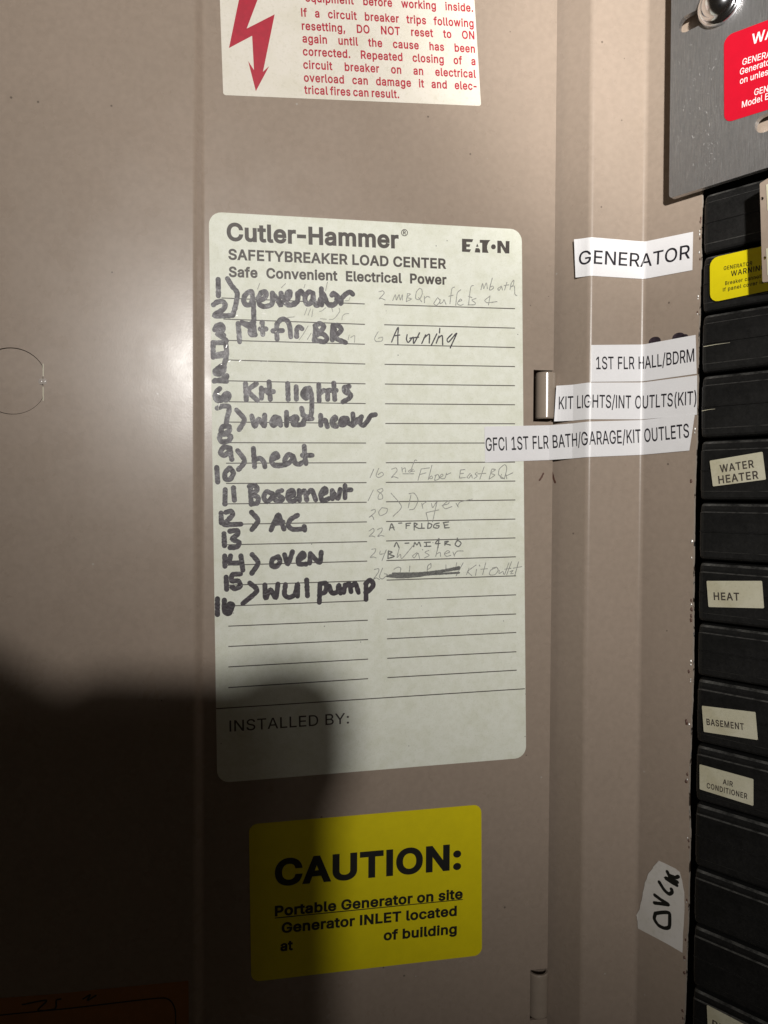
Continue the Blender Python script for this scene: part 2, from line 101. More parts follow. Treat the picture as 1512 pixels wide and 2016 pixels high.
# ------------------------------------------------------------------ materials
def mat(name, col, rough=0.5, metal=0.0, spec=0.5):
    mm = bpy.data.materials.new(name); mm.use_nodes = True
    b = mm.node_tree.nodes['Principled BSDF']
    b.inputs['Base Color'].default_value = (*col, 1); b.inputs['Roughness'].default_value = rough
    b.inputs['Metallic'].default_value = metal; b.inputs['Specular IOR Level'].default_value = spec
    return mm
class NB:
    def __init__(s, mm):
        s.t = mm.node_tree; s.b = s.t.nodes['Principled BSDF']
        s.tc = s.t.nodes.new('ShaderNodeTexCoord')
    def n(s, typ, **kw):
        x = s.t.nodes.new(typ)
        for k, v in kw.items():
            if k.startswith('i_'): x.inputs[k[2:].replace('_', ' ')].default_value = v
            else: setattr(x, k, v)
        return x
    def l(s, a, b): s.t.links.new(a, b)
    def noise(s, scale, detail=3, rough=0.5, vec=None, dist=0.0):
        x = s.n('ShaderNodeTexNoise'); x.inputs['Scale'].default_value = scale
        x.inputs['Detail'].default_value = detail; x.inputs['Roughness'].default_value = rough
        x.inputs['Distortion'].default_value = dist
        s.l(vec or s.tc.outputs['Object'], x.inputs['Vector']); return x.outputs['Fac']
    def ramp(s, fac, stops):
        r = s.n('ShaderNodeValToRGB'); e = r.color_ramp.elements
        while len(e) > 1: e.remove(e[0])
        e[0].position = stops[0][0]; e[0].color = (*stops[0][1], 1)
        for p, c in stops[1:]:
            q = e.new(p); q.color = (*c, 1)
        s.l(fac, r.inputs[0]); return r.outputs[0]
    def mix(s, fac, a, b, mode='MIX'):
        x = s.n('ShaderNodeMix'); x.data_type = 'RGBA'; x.blend_type = mode
        for sock, v in ((x.inputs[0], fac), (x.inputs[6], a), (x.inputs[7], b)):
            if hasattr(v, 'is_linked'): s.l(v, sock)
            elif isinstance(v, (int, float)): sock.default_value = v
            else: sock.default_value = (*v, 1)
        return x.outputs[2]
    def bump(s, h, strength, dist):
        x = s.n('ShaderNodeBump'); x.inputs['Strength'].default_value = strength; x.inputs['Distance'].default_value = dist
        s.l(h, x.inputs['Height']); s.l(x.outputs[0], s.b.inputs['Normal'])
    def specks(s, scale, size, keep):
        v = s.n('ShaderNodeTexVoronoi'); v.inputs['Scale'].default_value = scale
        s.l(s.tc.outputs['Object'], v.inputs['Vector'])
        lt = s.n('ShaderNodeMath', operation='LESS_THAN'); s.l(v.outputs['Distance'], lt.inputs[0]); lt.inputs[1].default_value = size
        sep = s.n('ShaderNodeSeparateColor'); s.l(v.outputs['Color'], sep.inputs[0])
        gt = s.n('ShaderNodeMath', operation='GREATER_THAN'); s.l(sep.outputs[0], gt.inputs[0]); gt.inputs[1].default_value = keep
        mu = s.n('ShaderNodeMath', operation='MULTIPLY'); s.l(lt.outputs[0], mu.inputs[0]); s.l(gt.outputs[0], mu.inputs[1])
        return mu.outputs[0]

def m_paint():
    mm = mat('taupe_enamel_paint', (.36, .30, .25), .33, spec=.32); k = NB(mm)
    big = k.noise(14, 3, .55); fine = k.noise(420, 2, .5)
    c = k.mix(1.0, k.ramp(big, [(.3, (.316, .252, .200)), (.7, (.342, .272, .218))]), k.ramp(fine, [(.3, (.95, .95, .95)), (.7, (1.04, 1.04, 1.04))]), 'MULTIPLY')
    c = k.mix(k.specks(110, .05, .80), c, (.15, .12, .095))
    c = k.mix(k.specks(75, .03, .5), c, (.42, .38, .33))
    k.l(c, k.b.inputs['Base Color'])
    k.l(k.ramp(k.noise(60, 4, .6), [(.3, (.25,)*3), (.7, (.32,)*3)]), k.b.inputs['Roughness'])
    k.bump(k.noise(1700, 2, .5), .07, .0002)
    return mm
def m_paper(name, col, var=.9, sc=70, rough=.55, blot=(.80, .80, .74)):
    mm = mat(name, col, rough, spec=.4); k = NB(mm)
    a = k.noise(sc, 5, .65); b = k.noise(sc * 5, 3, .6); d = k.noise(sc * .35, 3, .5)
    c = k.mix(1.0, col, k.ramp(a, [(.34, tuple(x * var for x in (1, 1, .97))), (.60, (1, 1, 1))]), 'MULTIPLY')
    c = k.mix(1.0, c, k.ramp(b, [(.28, (.90, .90, .87)), (.46, (1, 1, 1))]), 'MULTIPLY')
    c = k.mix(1.0, c, k.ramp(d, [(.38, blot), (.52, (1, 1, 1))]), 'MULTIPLY')
    c = k.mix(k.specks(190, .05, .86), c, tuple(x * .35 for x in col))
    k.l(c, k.b.inputs['Base Color'])
    k.bump(k.noise(1400, 2, .5), .10, .0001)
    return mm
def m_plain(name, col, rough, var=.08, sc=200, bump=0, spec=.5, metal=0):
    mm = mat(name, col, rough, metal, spec); k = NB(mm)
    c = k.mix(1.0, col, k.ramp(k.noise(sc, 4, .6), [(.3, (1 - var,) * 3), (.7, (1 + var,) * 3)]), 'MULTIPLY')
    k.l(c, k.b.inputs['Base Color'])
    if bump: k.bump(k.noise(sc * 4, 3, .6), bump, .0002)
    return mm
def m_marker():
    mm = mat('purple_black_marker_ink', (.03, .022, .03), .4, spec=.5); k = NB(mm)
    k.l(k.ramp(k.noise(330, 5, .75), [(.32, (.012, .008, .012)), (.55, (.030, .020, .028)), (.75, (.075, .053, .068))]), k.b.inputs['Base Color'])  # paler patches put uneven ink and its sheen into the colour
    k.l(k.ramp(k.noise(260, 4, .7), [(.3, (.30,)*3), (.7, (.50,)*3)]), k.b.inputs['Roughness'])
    k.bump(k.noise(700, 4, .7), .5, .0003)
    return mm
def m_black():
    mm = mat('black_moulded_plastic', (.018, .017, .016), .42, spec=.3); k = NB(mm)
    a = k.noise(40, 5, .7); b = k.noise(900, 3, .6)
    c = k.mix(1.0, k.ramp(a, [(.35, (.006, .006, .006)), (.75, (.013, .0125, .012))]), k.ramp(b, [(.3, (.75,)*3), (.7, (1.35,)*3)]), 'MULTIPLY')
    c = k.mix(k.specks(260, .05, .85), c, (.12, .11, .10))
    k.l(c, k.b.inputs['Base Color'])
    k.l(k.ramp(a, [(.3, (.36,)*3), (.7, (.55,)*3)]), k.b.inputs['Roughness'])
    k.bump(k.noise(1500, 3, .6), .25, .0002)
    return mm
def m_steel():
    mm = mat('brushed_steel', (.5, .49, .48), .42, .88); k = NB(mm)
    mp = k.n('ShaderNodeMapping'); mp.inputs['Scale'].default_value = (1, 1, .07); mp.inputs['Rotation'].default_value = (0, .9, 0)
    k.l(k.tc.outputs['Object'], mp.inputs['Vector'])
    st = k.noise(2200, 3, .6, mp.outputs[0]); bl = k.noise(75, 5, .65)
    mp2 = k.n('ShaderNodeMapping'); mp2.inputs['Scale'].default_value = (1, 1, .16); mp2.inputs['Rotation'].default_value = (.2, -.3, .5)
    k.l(k.tc.outputs['Object'], mp2.inputs['Vector'])
    sc = k.noise(380, 5, .75, mp2.outputs[0], .6)
    c = k.mix(1.0, k.ramp(bl, [(.34, (.42, .41, .405)), (.66, (.62, .61, .60))]), k.ramp(st, [(.3, (.88,)*3), (.7, (1.10,)*3)]), 'MULTIPLY')
    c = k.mix(k.ramp(sc, [(.62, (0,)*3), (.72, (.6,)*3)]), c, (.85, .84, .82))
    k.l(c, k.b.inputs['Base Color'])
    k.l(k.ramp(bl, [(.3, (.46,)*3), (.7, (.30,)*3)]), k.b.inputs['Roughness'])
    ad = k.n('ShaderNodeMath', operation='MULTIPLY_ADD'); k.l(k.noise(28, 3, .5), ad.inputs[0]); ad.inputs[1].default_value = 9.0; k.l(st, ad.inputs[2])
    k.bump(ad.outputs[0], .35, .0003)
    return mm
def m_edge():
    mm = mat('chipped_cut_edge', (.3, .25, .2), .4); k = NB(mm)
    a = k.noise(170, 3, .6); b = k.noise(260, 3, .6)
    c = k.mix(k.ramp(a, [(.58, (0,)*3), (.62, (1,)*3)]), (.42, .36, .30), (.06, .045, .035))
    me = k.ramp(b, [(.62, (0,)*3), (.66, (1,)*3)])
    c = k.mix(me, c, (.75, .74, .72)); k.l(c, k.b.inputs['Base Color']); k.l(me, k.b.inputs['Metallic'])
    return mm
def m_worn():
    mm = mat('worn_highlight_edge', (.05, .05, .048), .5); k = NB(mm)
    k.l(k.ramp(k.noise(120, 5, .75), [(.38, (.012, .012, .0115)), (.62, (.085, .083, .078)), (.74, (.22, .21, .20))]), k.b.inputs['Base Color'])  # grey wear that also stands for the highlight on lip and seam
    return mm
WORN = m_worn()
PAINT = m_paint(); GLOSS = m_plain('glossy_taupe_paint', (.33, .27, .215), .2, .05); EDGE = m_edge(); BLACK = m_black(); CHIP = m_plain('dull_bare_metal', (.55, .53, .50), .45, .15, 600, 0, .5, .6); STEEL = m_steel(); MARKER = m_marker()
CARD = m_paper('aged_cream_card', (.83, .845, .745), .93, 330, .55, (.955, .955, .93))
DANGER = m_paper('cream_warning_paper', (.76, .715, .63), .96, 160, .55, (.96, .96, .94))
TAPE = m_plain('white_label_tape', (.80, .79, .80), .38, .02)
CREAM = m_paper('cream_breaker_label', (.60, .57, .44), .92, 140, .5, (.88, .86, .80))
TORN = m_paper('torn_white_paper', (.66, .63, .60), .96, 60, .7, (.93, .92, .9))
YELLOW = m_plain('yellow_vinyl', (.74, .62, .004), .40, .03)
ORANGE = m_plain('orange_paper', (.36, .15, .035), .6, .08)
RED = m_plain('red_vinyl', (.50, .005, .020), .35, .04)
INK = m_plain('dark_grey_printing_ink', (.060, .048, .040), .5, .25, 900)
TINK = m_plain('black_tape_print', (.018, .016, .022), .30, .1, 900)
BINK = m_plain('black_printing_ink', (.010, .010, .008), .45)
RINK = m_plain('red_printing_ink', (.42, .008, .030), .5, .1, 500)
WINK = m_plain('white_printing_ink', (.80, .76, .76), .5)
PENCIL = m_plain('pencil_graphite', (.31, .31, .28), .5, .45, 1500)
PENCIL2 = m_plain('soft_pencil_graphite', (.14, .14, .13), .45, .5, 1500)
FAINT = m_plain('rubbed_pencil', (.40, .40, .35), .55, .2, 1500)
PEN = m_plain('black_ballpoint_ink', (.030, .024, .030), .4, .3, 1500)
SCUFF = m_plain('red_brown_scuff', (.10, .045, .03), .6, .3, 900)
DARK = m_plain('interior_shade', (.006, .006, .006), .8)  # near-black colour stands for the shade behind breakers and knockout
CHROME = mat('chrome_plated', (.74, .74, .76), .15, 1.0)
SCRATCH = mat('bright_scratch', (.74, .73, .71), .5, .4)
PHONE = m_plain('black_phone_glass', (.01, .01, .01), .3)
BLOCKER = m_plain('black_shadow_flap', (.012, .010, .009), .6, .2)

# ------------------------------------------------------------------ object helpers
def root(name, label, cat, loc, group=None):
    o = bpy.data.objects.new(name, None); COL.objects.link(o); o.location = loc; o.empty_display_size = .01
    o['label'] = label; o['category'] = cat
    if group: o['group'] = group
    return o
def mk(name, verts, faces, mats, parent=None, midx=None, smooth=False, label=None):
    me = bpy.data.meshes.new(name)
    off = Vector((0, 0, 0)); p = parent
    while p is not None: off += p.location; p = p.parent
    me.from_pydata([tuple(Vector(v) - off) for v in verts], [], faces)
    for q in (mats if isinstance(mats, (list, tuple)) else [mats]): me.materials.append(q)
    if midx:
        for pl, i in zip(me.polygons, midx): pl.material_index = i
    if smooth:
        for pl in me.polygons: pl.use_smooth = True
    me.update()
    o = bpy.data.objects.new(name, me); COL.objects.link(o)
    if parent: o.parent = parent
    if label: o['label'] = label
    return o

def ray(px, py):
    return Fv + Rv * ((px - 756) / FPX) + Uv * ((1008 - py) / FPX)

class Ext:
    """a sheet-metal profile in plan (x, y), drawn straight up along Z; s runs along it, t is the height"""
    def __init__(s, pts):
        s.p = [Vector(q) for q in pts]; s.s = [0.0]
        for a, b in zip(s.p, s.p[1:]): s.s.append(s.s[-1] + (b - a).length)
        sn = []
        for a, b in zip(s.p, s.p[1:]):
            d = (b - a).normalized(); sn.append(Vector((d.y, -d.x)))
        s.n = []
        for i in range(len(s.p)):
            if i == 0: v = sn[0].copy()
            elif i == len(s.p) - 1: v = sn[-1].copy()
            else:
                v = (sn[i - 1] + sn[i]).normalized(); v /= max(.3, v.dot(sn[i]))
            s.n.append(v)
    def pos(s, ss, t, h=0.0):
        i = 0
        while i < len(s.s) - 2 and ss > s.s[i + 1]: i += 1
        f = (ss - s.s[i]) / (s.s[i + 1] - s.s[i])
        q = s.p[i].lerp(s.p[i + 1], f) if 0 <= f <= 1 else s.p[i] + (s.p[i + 1] - s.p[i]) * f
        g = min(1, max(0, f)); nn = s.n[i] * (1 - g) + s.n[i + 1] * g
        q = q + nn * h
        return Vector((q.x, q.y, t))
    def hit(s, px, py, h=0.0):
        r = ray(px, py); best = None; m = len(s.p) - 1
        for i in range(m):
            a = s.p[i] + s.n[i] * h; b = s.p[i + 1] + s.n[i + 1] * h; d = b - a
            den = r.x * d.y - r.y * d.x
            if abs(den) < 1e-12: continue
            k = (a.x * d.y - a.y * d.x) / den
            f = (a.x * r.y - a.y * r.x) / den
            if k > 0 and (f >= -1e-6 or i == 0) and (f <= 1 + 1e-6 or i == m - 1):
                if best is None or k < best[0]: best = (k, s.s[i] + f * (s.s[i + 1] - s.s[i]), r.z * k)
        return Vector((best[1], best[2]))
    def cuts(s): return s.s[1:-1]

def fillet(a, c, b, r, n=6):
    """replace corner c of a-c-b by an arc of radius r"""
    a, b, c = Vector(a), Vector(b), Vector(c)
    u = (a - c).normalized(); v = (b - c).normalized(); ang = u.angle(v); d = r / math.tan(ang / 2)
    cen = c + (u + v).normalized() * (r / math.sin(ang / 2)); p = c + u * d; q = c + v * d
    a0 = math.atan2(p.y - cen.y, p.x - cen.x); a1 = math.atan2(q.y - cen.y, q.x - cen.x)
    da = (a1 - a0 + math.pi) % (2 * math.pi) - math.pi
    return [(cen.x + r * math.cos(a0 + da * i / n), cen.y + r * math.sin(a0 + da * i / n)) for i in range(n + 1)]

# --- the plan of door and cover, metres
TD = 0.197                                             # door swings away to the right
def door_at(px): x = .332 / (1 / ((px - 756) / FPX) - TD) if px != 756 else 0; return Vector((x, .332 + TD * x))
dn = Vector((TD, -1)).normalized()                      # door face normal, towards the camera
dd = Vector((1, TD)).normalized()
R1 = door_at(399); R0 = door_at(384.5) + dn * .0024
LEFT = R0 - dd * .20
D_EDGE = door_at(1087)
DOOR = Ext([LEFT] + fillet(LEFT, R0, R1, .0034, 10) + fillet(R0, R1, D_EDGE, .0026, 10) + [D_EDGE])
C2 = Vector((.1133, .3389)); C1 = Vector((.0889, .3365)); cd = Vector((1, -1.05)).normalized()
A0 = C1 - cd * .045; C3 = C2 + cd * .20
bendA = fillet(A0, C1, C2, .0032, 16); bendB = fillet(C1, C2, C3, .0030, 16)
COVER = Ext([A0] + bendA + bendB + [C3])
FACE = Ext([C2, C3])                                    # the flat breaker face alone
hop = Vector(bendA[0]) - cd * .006
TAPES = Ext([R1, door_at(1080), hop] + bendA + bendB + [C3])

def tri(loops):
    """triangles of an outline with holes (even-odd)"""
    k = 1000.0 / max(1e-9, max(abs(c) for L in loops for q in L for c in q))
    V = []; Fc = []
    for L in loops:
        Fc.append(list(range(len(V), len(V) + len(L)))); V += [Vector((q[0] * k, q[1] * k)) for q in L]
    r = delaunay_2d_cdt(V, [], Fc, 2, 1e-4)
    return [v / k for v in r[0]], [list(f) for f in r[2]]

def from_st(ext, name, loops, hs, mats, parent, cuts=(), walls=True, hfun=None, label=None, back=False, smooth=False, wallmat=0):
    """solid cut from a developed outline (first loop) with holes (other loops); hs = (top, bottom)"""
    flat, tris = tri(loops)
    bm = bmesh.new()
    vs = [bm.verts.new((v.x, v.y, 0)) for v in flat]
    for t in tris:
        try: bm.faces.new([vs[i] for i in t])
        except ValueError: pass
    for c in cuts:
        bmesh.ops.bisect_plane(bm, geom=bm.verts[:] + bm.edges[:] + bm.faces[:], plane_co=(c, 0, 0), plane_no=(1, 0, 0), dist=1e-7)
    bm.normal_update()
    for f in bm.faces:
        if f.normal.z < 0: f.normal_flip()
    bm.verts.index_update()
    V = [v.co.copy() for v in bm.verts]; n = len(V)
    F = [[v.index for v in f.verts] for f in bm.faces]; M = [0] * len(F)
    hf = hfun or (lambda s_, t_: 0)
    P = [ext.pos(v.x, v.y, hs[0] + hf(v.x, v.y)) for v in V]
    if walls:
        P += [ext.pos(v.x, v.y, hs[1] + hf(v.x, v.y)) for v in V]
        for f in bm.faces:
            for l in f.loops:
                if len(l.edge.link_faces) == 1:
                    a, b = l.vert.index, l.link_loop_next.vert.index
                    F.append([b, a, a + n, b + n]); M.append(wallmat)
        if back:
            for f in bm.faces: F.append([v.index + n for v in reversed(f.verts)]); M.append(0)
    bm.free()
    return mk(name, P, F, mats, parent, M, smooth, label)

def rounded(pts, r, n=6):
    out = []; m_ = len(pts)
    for i in range(m_):
        a, c, b = Vector(pts[i - 1]), Vector(pts[i]), Vector(pts[(i + 1) % m_])
        out += [Vector(q) for q in fillet(a, c, b, r, n)]
    return out
def px_poly(ext, pts, h=0.0): return [ext.hit(x, y, h) for x, y in pts]
def place(ext, p, h=0): return ext.pos(p[0], p[1], h)

# --- lettering
FONT[45] = (330, [[c - 60 if i % 2 == 0 else c for i, c in enumerate(L)] for L in FONT[45][1]])
FONT[73] = (184, [[60, 0, 60, 509, 124, 509, 124, 0]])      # plain upright capital I
GC = {}
def glyph(ch, w):
    """triangles of one letter; w = stroke weight added on every side (thousandths)"""
    key = (ch, w)
    if key not in GC:
        adv, loops = FONT[ord(ch)]
        V, Fc, LL = [], [], []
        for L in loops:
            q = [Vector((L[i], L[i + 1])) for i in range(0, len(L), 2)]; n_ = len(q); o = []
            for i in range(n_):
                a, c, b = q[i - 1], q[i], q[(i + 1) % n_]
                u = (c - a).normalized(); v = (b - c).normalized()
                nn = Vector((-u.y - v.y, u.x + v.x)); ln = nn.length
                if ln < .2: o.append(c); continue
                nn /= ln; o.append(c + nn * (w / max(.5, nn.dot(Vector((-u.y, u.x))))))
            LL.append(o); Fc.append(list(range(len(V), len(V) + n_))); V += o
        r = delaunay_2d_cdt(V, [], Fc, 0, 1e-3)
        out = []
        for f in r[2]:
            p = sum((r[0][i] for i in f), Vector((0, 0))) / len(f); wn = 0
            for L in LL:
                for i in range(len(L)):
                    a, b = L[i - 1], L[i]
                    if (a.y > p.y) != (b.y > p.y):
                        if a.x + (p.y - a.y) / (b.y - a.y) * (b.x - a.x) > p.x: wn += 1 if b.y > a.y else -1
            if wn: out.append(list(f))
        used = sorted({i for f in out for i in f}); mp = {j: k for k, j in enumerate(used)}
        GC[key] = (adv + w * .8, [r[0][i] for i in used], [[mp[i] for i in f] for f in out])
    return GC[key]
def text_polys(string, p0, p1, cap, w=0, track=0, space=200, justify=None):
    """letters between baseline points p0 and p1 (s, t); cap = letter height. justify = letter width factor: words keep it, spaces stretch"""
    p0, p1 = Vector(p0), Vector(p1); L = (p1 - p0).length; u = (p1 - p0) / L; v = Vector((-u.y, u.x))
    ky = cap / (509.0 + 2 * w)
    items = []; x = 0; nsp = 0
    for ch in string:
        if ch == ' ': x += space + track; nsp += 1; continue
        adv, V, T = glyph(ch, w); items.append((x, nsp, V, T)); x += adv + track
    x0 = min(g[0] + q.x for g in items for q in g[2]); x1 = max(g[0] + q.x for g in items for q in g[2])
    kx = L / (x1 - x0); extra = 0
    if justify: kx = ky * justify; extra = (L - (x1 - x0) * kx) / max(1, nsp)
    return [([p0 + u * ((gx + q.x - x0) * kx + k * extra) + v * (q.y * ky) for q in V], T) for gx, k, V, T in items]
def px_text(ext, string, a, b, cap, w=0, h=0.0, **k):
    p0, p1 = ext.hit(*a, h), ext.hit(*b, h)
    c = (ext.hit(a[0], a[1] - cap, h) - p0).length
    c2 = (ext.hit(b[0], b[1] - cap, h) - p1).length
    return text_polys(string, p0, p1, (c + c2) / 2, w, **k)
def lettering(ext, name, polys, h, m_, parent, cuts=(), hfun=None, label=None):
    if isinstance(polys[0], list):                       # several lines: one part each
        return [lettering(ext, name, q, h, m_, parent, cuts, hfun, label) for q in polys]
    P, F = [], []
    for V, T in polys:
        bm = bmesh.new(); vs = [bm.verts.new((q.x, q.y, 0)) for q in V]
        for t in T:
            try: bm.faces.new([vs[i] for i in t])
            except ValueError: pass
        lo = min(v.x for v in V); hi = max(v.x for v in V)
        for c in cuts:
            if lo < c < hi: bmesh.ops.bisect_plane(bm, geom=bm.verts[:] + bm.edges[:] + bm.faces[:], plane_co=(c, 0, 0), plane_no=(1, 0, 0), dist=1e-7)
        bm.normal_update()
        for f in bm.faces:
            if f.normal.z < 0: f.normal_flip()
        bm.verts.index_update(); n0 = len(P)
        P += [ext.pos(v.co.x, v.co.y, h + (hfun(v.co.x, v.co.y) if hfun else 0)) for v in bm.verts]
        F += [[v.index + n0 for v in f.verts] for f in bm.faces]; bm.free()
    return mk(name, P, F, m_, parent, label=label)

# --- hand-drawn strokes
def smooth_path(pts, step):
    pts = [Vector(p) for p in pts]
    if len(pts) == 2:
        n_ = max(2, int((pts[1] - pts[0]).length / step)); return [pts[0].lerp(pts[1], i / n_) for i in range(n_ + 1)]
    q = [pts[0] * 2 - pts[1]] + pts + [pts[-1] * 2 - pts[-2]]; out = []
    for i in range(1, len(q) - 2):
        a, b, c, d = q[i - 1:i + 3]; n_ = max(2, int((c - b).length / step))
        for j in range(n_):
            x = j / n_
            cr = .5 * ((2 * b) + (c - a) * x + (2 * a - 5 * b + 4 * c - d) * x * x + (3 * b - a - 3 * c + d) * x ** 3)
            lin = b.lerp(c, x); out.append(cr * .75 + lin * .25)
    out.append(pts[-1]); return out
def strokes(ext, name, groups, width, h, m_, parent, vary=.12, label=None):
    """groups: (ox, oy, zoom, [strokes]) in photo pixels; width in photo pixels"""
    P, F = [], []; j = 0
    for ox, oy, z, lst in groups:
        for st in lst:
            px = [(ox + x / z, oy + y / z) for x, y in st]
            path = smooth_path([ext.hit(x, y) for x, y in px], .00035)
            mpp = .333 / FPX; r0 = width * mpp / 2; hh = h + j * 4e-6; j += 1
            seed = random.random() * 50
            L = []; Rr = []
            def rad(i): return r0 * (1 + vary * noise.noise(Vector((seed + i * .35, 0, 0))))
            n_ = len(path)
            T = []
            for i in range(n_):
                t = path[min(n_ - 1, i + 1)] - path[max(0, i - 1)]
                T.append(t.normalized() if t.length > 1e-9 else Vector((1, 0)))
            base = len(P)
            for i in range(n_):
                nn = Vector((-T[i].y, T[i].x)); r = rad(i)
                for sgn in (1, -1):
                    q = path[i] + nn * (sgn * r); P.append(ext.pos(q.x, q.y, hh + i * 6e-7))
            for i in range(n_ - 1): F.append([base + 2 * i + 1, base + 2 * i + 3, base + 2 * i + 2, base + 2 * i])
            for i, sg in ((0, -1), (n_ - 1, 1)):           # round ends
                c0 = len(P); r = rad(i); P.append(ext.pos(path[i].x, path[i].y, hh + i * 6e-7))
                a0 = math.atan2(T[i].y, T[i].x) + (0 if sg > 0 else math.pi); K = 7
                for q in range(K + 1):
                    a = a0 - math.pi / 2 + math.pi * q / K
                    P.append(ext.pos(path[i].x + r * math.cos(a), path[i].y + r * math.sin(a), hh + i * 6e-7))
                for q in range(K): F.append([c0, c0 + 1 + q, c0 + 2 + q])
    return mk(name, P, F, m_, parent, label=label)

# ================================================================== STRUCTURE: enclosure, cover, door
def box(name, lo, hi, m_, parent=None, frame=None, bev=0, seg=2):
    bm = bmesh.new(); bmesh.ops.create_cube(bm, size=1)
    for v in bm.verts:
        v.co = Vector([lo[i] + (v.co[i] + .5) * (hi[i] - lo[i]) for i in range(3)])
    if bev: bmesh.ops.bevel(bm, geom=bm.edges[:], offset=bev, segments=seg, affect='EDGES', profile=.6)
    P = [v.co.copy() for v in bm.verts]; bm.verts.index_update(); F = [[v.index for v in f.verts] for f in bm.faces]; bm.free()
    if frame: P = [frame(p) for p in P]
    return mk(name, P, F, m_, parent)
def face_frame(p): return FACE.pos(p[0], p[1], p[2])      # (s, t, h) on the breaker face

T_TOP, T_BOT = .30, -.31
enc = root('panel_enclosure', 'dark inside of the electrical panel box behind the black breakers', 'enclosure', FACE.pos(.05, T_BOT, -.06))
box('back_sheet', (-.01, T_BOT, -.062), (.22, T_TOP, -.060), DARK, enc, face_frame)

# panel cover: one folded sheet with a joggle, its opening cut raggedly round the breakers
cov = root('panel_cover', 'taupe folded metal panel cover with two bright vertical bends, between door and breakers', 'panel cover', COVER.pos(.06, T_BOT))
sL = .012
edge_px = [(1384, 330), (1382, 420), (1379, 560), (1374, 700), (1371.5, 860), (1367, 960), (1365.5, 1100), (1364.5, 1230), (1364, 1330), (1360, 1440), (1356, 1560), (1358, 1640), (1355, 1780), (1351, 1900), (1347, 2016), (1342, 2160)]
edge = []
for (x0, y0), (x1, y1) in zip(edge_px, edge_px[1:]):
    n_ = int((y1 - y0) / 5)
    for i in range(n_):
        f = i / n_; y = y0 + (y1 - y0) * f; x = x0 + (x1 - x0) * f
        j = noise.noise(Vector((y * .03, 3.1, 0))) * 1.6 + noise.noise(Vector((y * .12, 9.1, 0))) * 1.1
        if noise.noise(Vector((y * .03, 40, 0))) < .05: j *= .25
        edge.append(COVER.hit(x + j, y))
t_open = COVER.hit(1384, 330).y; s_end = COVER.s[-1]
outline = [Vector((sL, T_BOT)), Vector((edge[-1].x, T_BOT))] + edge[::-1] + [Vector((s_end, t_open)), Vector((s_end, T_TOP)), Vector((sL, T_TOP))]
from_st(COVER, 'cover_sheet', [outline], (0, -.0013), [PAINT, EDGE], cov, COVER.cuts(), back=True, wallmat=1)
# chips of bare metal and dark nicks along the cut
P, F = [], []; P2, F2 = [], []
def blob(PP, FF, c, r, ext, h=0.0, k=None):
    k = k or random.random() * 30; n0 = len(PP); PP.append(ext.pos(c.x, c.y, h + r * .45)); K = 9
    for i in range(K):
        a = 2 * math.pi * i / K; q = r * (.75 + .5 * random.random())
        PP.append(ext.pos(c.x + q * math.cos(a) * .6, c.y + q * math.sin(a), h))
    for i in range(K): FF.append([n0, n0 + 1 + i, n0 + 1 + (i + 1) % K])
for y, r in ((455, 2.2), (461, 3), (497, 3), (583, 3), (588, 2), (618, 2), (727, 3), (845, 3.5), (852, 2.5), (1066, 4), (1098, 2.5), (1190, 2.5), (1302, 3.5), (1309, 3), (1338, 2.5), (1342, 2), (1426, 3), (1535, 2.5), (1650, 2.2), (1776, 2), (1890, 2.2)):
    x = next((x0 + (x1 - x0) * (y - y0) / (y1 - y0) for (x0, y0), (x1, y1) in zip(edge_px, edge_px[1:]) if y0 <= y <= y1))
    P, F = [], []; blob(P, F, COVER.hit(x - 4, y), r * .00021, COVER, .00005); mk('bare_metal_chip', P, F, CHIP, cov)
for y, r, dx in ((430, 3, -2), (437, 3, -3), (470, 2.5, -3), (510, 2.5, -2), (947, 4.5, -7), (615, 2.6, -4), (1182, 3, -4), (1200, 4, -3), (1212, 4, -4), (1221, 4, -4), (1322, 4, -8), (1421, 5.5, -9), (1524, 3.5, -4), (1538, 4.5, -6), (1655, 3, -2), (1668, 3, -1), (1772, 3, -3), (1850, 3, -3), (1886, 4, -4), (1915, 4, -3), (1990, 3.5, -4), (2005, 3, -3)):
    x = next((x0 + (x1 - x0) * (y - y0) / (y1 - y0) for (x0, y0), (x1, y1) in zip(edge_px, edge_px[1:]) if y0 <= y <= y1))
    P, F = [], []; blob(P, F, COVER.hit(x + dx, y), r * .00022, COVER, .00003); mk('dark_nick', P, F, SCUFF, cov)
# marker dots that stick out above the hall tape
P, F = [], []
for x, y, r in ((1289, 672, 9), (1336, 664, 9), (1348, 663, 5)):
    c = COVER.hit(x, y); n0 = len(P); P.append(COVER.pos(c.x, c.y, .00006))
    for i in range(16):
        a = 2 * math.pi * i / 16; P.append(COVER.pos(c.x + r * .00023 * 1.35 * math.cos(a), c.y + r * .00022 * math.sin(a), .00006))
    for i in range(16): F.append([n0, n0 + 1 + i, n0 + 1 + (i + 1) % 16])
mk('marker_dot', P, F, MARKER, cov, label='black marker blots showing above a tape')
strokes(COVER, 'scuff_mark', [(1050, 880, 4.32, [[(150, 195), (165, 245), (182, 295)], [(160, 215), (172, 260), (186, 300)]])], 4, .00006, SCUFF, cov, .4)
